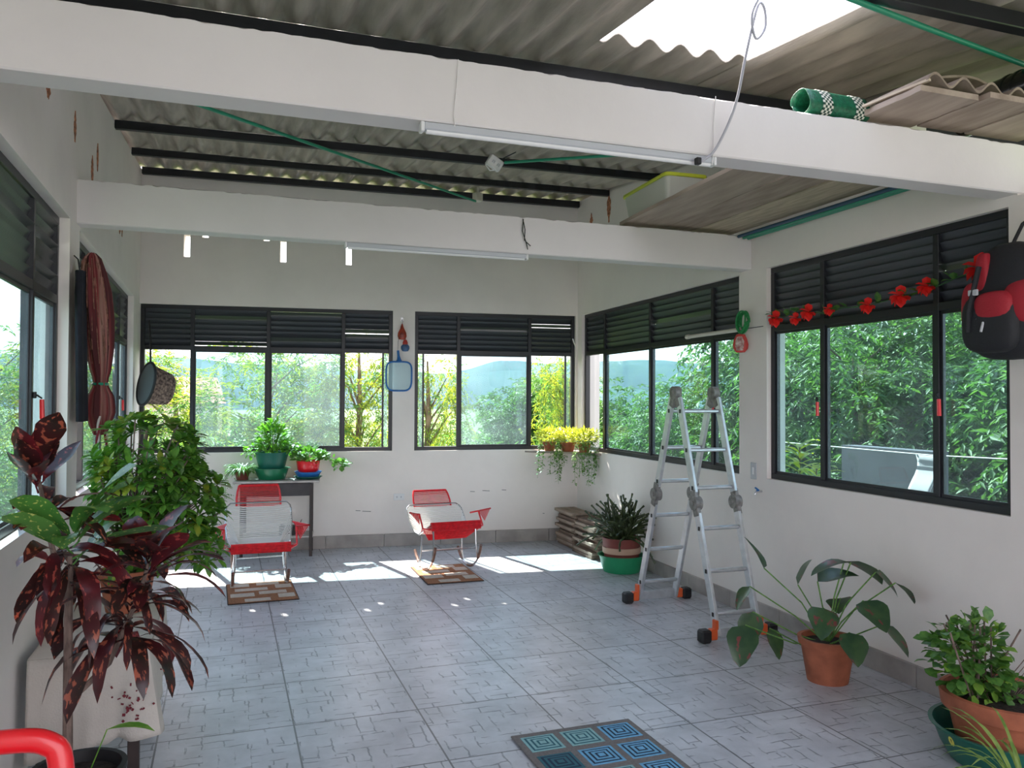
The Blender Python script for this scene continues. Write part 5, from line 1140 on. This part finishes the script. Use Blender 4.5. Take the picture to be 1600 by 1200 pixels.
def rosette(nm, c, n, L, w, mats, el=(.0, 1.0), droop=(.5, 1.2), arc=(0, 360), shape='strap', spread=.05, wave=.12, mi=None, curl=.6, segs=8):
    g = MBd()
    for i in range(n):
        a = R(arc[0]+(arc[1]-arc[0])*((i*.618+random.random()*.15) % 1)); e_ = random.uniform(*el); dd = Vector((math.cos(a), math.sin(a), e_)); p = Vector(c)+Vector((0, 0, random.uniform(-spread, spread)))
        LL = L*random.uniform(.75, 1.15)
        if c[0]+O_.x < -.5 and dd.x < -.35: dd.x *= .2
        g.tube([p, p+dd.normalized()*.03], .003, 5, mi=0); g.leaf(p+dd.normalized()*.025, dd, LL, w*random.uniform(.8, 1.15), random.uniform(*droop), segs, .22, (mi(i) if mi else 0), random.uniform(-.5, .5), shape, wave, random.uniform(-curl, curl))
    return g.build(nm, mats, t)
rosette('leaf_cluster', A_, 11, .17, .085, [P_crotr, P_crot], (.5, 2.2), (-.1, .4), shape='oval', mi=lambda i: i % 2, curl=.4)
rosette('leaf_cluster', A_-Vector((-.03, 0, .12)), 12, .21, .05, [P_crot, P_crotr], (-.2, .7), (.5, 1.0), mi=lambda i: i % 3 == 0)
rosette('leaf_cluster', A_-Vector((-.05, 0, .24)), 12, .24, .05, [P_crot, P_crotr], (-.3, .4), (.6, 1.2), mi=lambda i: i % 3 == 0)
rosette('green_leaf_cluster', B_+Vector((.01, -.02, .02)), 10, .29, .10, [P_crotg], (.1, 1.5), (.2, 1.2), arc=(-150, 60), curl=.4)
rosette('leaf_cluster', B_-Vector((0, 0, .07)), 12, .30, .055, [P_crot, P_crotr], (-.5, .4), (1.2, 2.4), mi=lambda i: i % 3 == 0)
rosette('leaf_cluster', D_, 13, .20, .075, [P_crotr, P_crot], (.3, 1.6), (.2, .8), mi=lambda i: i % 3 == 1, shape='strap')
rosette('leaf_cluster', D_-Vector((0, 0, .07)), 17, .28, .045, [P_crot, P_crotr], (-.2, .6), (.5, 1.3), mi=lambda i: i % 3 == 0)
rosette('leaf_cluster', C_, 16, .33, .050, [P_crot, P_crotr], (-.2, .5), (1.0, 2.2), mi=lambda i: i % 5 == 0)
rosette('leaf_cluster', C_+Vector((.02, 0, .06)), 12, .26, .030, [P_crot], (.1, .8), (1.0, 2.2))
g = MBd(); g.leaf((.09, -.06, .50), (1, -.2, .2), .15, .045, .6, 5, .2, 0, 0, 'oval').tube([(.03, -.02, .34), (.06, -.04, .42), (.09, -.06, .50)], .002, 5).build('green_seedling', P_basil, t)

# ------------------------------------------------------------------ red plastic chair in the near left corner
t = thing('plastic_chair', 'red plastic chair with only its back showing in the near left corner', 'chair', (-.54, 1.86, 0), R(0))
bk = MBd()
bpts = [(-.19, .16, .44), (-.20, .19, .62), (-.195, .215, .745), (-.17, .222, .785), (-.10, .226, .80), (.10, .226, .80), (.17, .222, .785), (.195, .215, .745), (.20, .19, .62), (.19, .16, .44)]
bk.tube(smooth(bpts, 5), .027, 12)
bk.v = [(v[0], .2+(v[1]-.2)*.75, v[2]) for v in bk.v]
bk.build('back_frame', M_red, t)
for x_ in (-.09, 0, .09): MBd().bar((x_, .165, .45), (x_, .2, .62), .05, .01, bev=.003, upv=(0, 1, 0)).build('back_slat', M_red, t, smooth=False)
MBd().bar((-.19, .2, .62), (.19, .2, .62), .03, .012, bev=.003, upv=(0, 1, 0)).build('back_rail', M_red, t, smooth=False)
MBd().box((0, -.03, .43), (.42, .42, .03), bev=.012).build('seat', M_red, t)
for sx in (-1, 1):
    for sy in (-1, 1): MBd().bar((sx*.18, sy*.17-.03, .42), (sx*.205, sy*.21-.02, .0), .04, .035, bev=.006, upv=(0, 1, 0)).build('leg', M_red, t, smooth=False)

# ------------------------------------------------------------------ right side plants
t = thing('caladium_plant', 'dark heart-leaved plant standing by the right wall near the ladder', 'potted plant', (3.20, 3.68, 0))
MBd().lathe(pot_prof(.11, .15, .24, .01, .012, .035), n=36).build('pot', M_terra, t); MBd().lathe([(.14, .21), (.001, .22)], n=20).build('soil', M_soil, t)
random.seed(18); lf = MBd(); ps = MBd()
for hx, hy, hz_, dx, dy, dz, L_ in ((-.36, .26, .27, -.4, -.3, -.8, .24), (-.28, .3, .33, -.3, -.2, -.9, .20), (-.2, .25, .24, .1, -.4, -.8, .18), (-.26, .22, .60, -.4, .1, .8, .22), (-.30, .30, .48, -.5, 0, -.6, .16), (-.12, .1, .52, .2, -.2, .7, .17), (-.05, .02, .55, .8, -.3, .3, .24), (.12, -.05, .66, -.9, .2, -.1, .25), (.10, -.02, .66, .9, -.2, -.35, .27), (.2, -.15, .62, .6, -.3, -.6, .18), (.30, -.25, .58, .7, -.2, -.6, .16), (.02, -.25, .5, -.1, -.9, -.4, .22), (-.18, -.18, .46, -.6, -.6, -.4, .22), (.18, .1, .42, .4, .5, -.4, .2), (.1, -.3, .38, .2, -.8, -.6, .2), (-.1, -.28, .35, -.4, -.8, -.6, .2)):
    hx = min(hx, .24); ps.tube([(0, 0, .2), (hx*.4, hy*.4, hz_*.7), (hx, hy, hz_)], .004, 6); lf.leaf((hx, hy, hz_), (dx, dy, dz), L_, L_*.72, .35, 8, .22, 0, random.uniform(-.3, .3), 'heart', .05)
lf.build('foliage', P_cal, t); ps.build('stem', P_trail, t)
bowl('plastic_basin', 'large dark teal basin under the terracotta pot in the near right corner', 'basin', (3.235, 2.60, 0), .235, .30, .15, M_teal, .014)
bas = bpy.data.objects['plastic_basin.001'] if 'plastic_basin.001' in bpy.data.objects else None
M_sty = mat('yellow_sticker', (.75, .68, .12), .5)
if bas:
    a = R(172); c = Vector((3.235+.284*math.cos(a), 2.60+.284*math.sin(a), .108)); g = MBd(); nrm = Vector((math.cos(a), math.sin(a), 0)); s_ = Vector((-math.sin(a), math.cos(a), 0)); z_ = Vector((nrm.x*.33, nrm.y*.33, .94))
    vs = [c+nrm*.003+s_*.016*math.cos(k*.3927)+z_*.022*math.sin(k*.3927) for k in range(16)]; g.add(vs, [list(range(16))]); o = g.build('sticker', M_sty, bas, smooth=False); o.location = -bas.location
    g = MBd(); g.add([c+nrm*.0036+s_*q*.003+z_*w_*.011 for q, w_ in ((-1, 1), (1.6, 1), (0, -1), (-.4, -.2))], [(0, 1, 2, 3)]); o = g.build('sticker_mark', M_black, bas, smooth=False); o.location = -bas.location
t = thing('potted_shrub', 'leafy green shrub in a wide terracotta pot in the near right corner', 'potted plant', (3.235, 2.60, .01))
MBd().lathe([(.19, 0), (.235, .21), (.262, .215), (.272, .285), (.252, .288), (.235, .24), (.001, .235)], n=48).build('pot', M_terra, t); MBd().lathe([(.238, .25), (.12, .268), (.001, .26)], n=30, wob=.02).build('soil', M_soil, t)
random.seed(23); lf = MBd(); leafball(lf, (-.12, .06, .43), (.13, .13, .20), 300, .055, .045, 'oval', .6, .1, 3, lambda i: 1 if i % 4 == 0 else 0); leafball(lf, (-.03, .0, .33), (.10, .10, .09), 60, .045, .035, 'oval', .5, .1, 3)
leafball(lf, (-.22, .1, .45), (.09, .1, .16), 90, .055, .045, 'oval', .6, .1, 3)
lf.build('foliage', [leaf_mat('mint_leaf', (.06, .17, .035), (.11, .25, .05), (1.2, 1.4, .5), scale=40, tf=.3), leaf_mat('lime_mint_leaf', (.18, .36, .05), (.25, .42, .07), (1.2, 1.4, .5), scale=40, tf=.3)], t)
g = MBd(); [g.tube([(-.12+random.gauss(0, .03), .05+random.gauss(0, .03), .24), (-.12+random.gauss(0, .08), .05+random.gauss(0, .08), .58)], .004, 5) for _ in range(12)]
for k in range(8): a = random.uniform(-.6, 1); g.tube([(.02, 0, .25), (.08, .02*k-.08, .32), (.14+.02*k, .02*k-.1, .36+.02*k)], .002, 4)
g.build('stem', M_bark, t)
t = thing('grassy_plant', 'arching grassy plant in a small pot at the bottom right corner', 'potted plant', (2.74, 2.12, 0))
MBd().lathe(pot_prof(.06, .08, .11, .006, .006, .02), n=30).build('pot', M_terra, t); MBd().lathe([(.074, .095), (.001, .1)], n=18).build('soil', M_soil, t)
random.seed(29); g = MBd()
for k in range(34): a = random.random()*6.28; g.leaf((.02*math.cos(a), .02*math.sin(a), .1), (math.cos(a), math.sin(a), random.uniform(1.0, 2.6)), random.uniform(.3, .46), .012, random.uniform(.8, 1.6), 9, .2)
g.build('blades', leaf_mat('grass_blade', (.14, .26, .05), (.28, .38, .10), (1.2, 1.3, .6), scale=20, tf=.35), t)
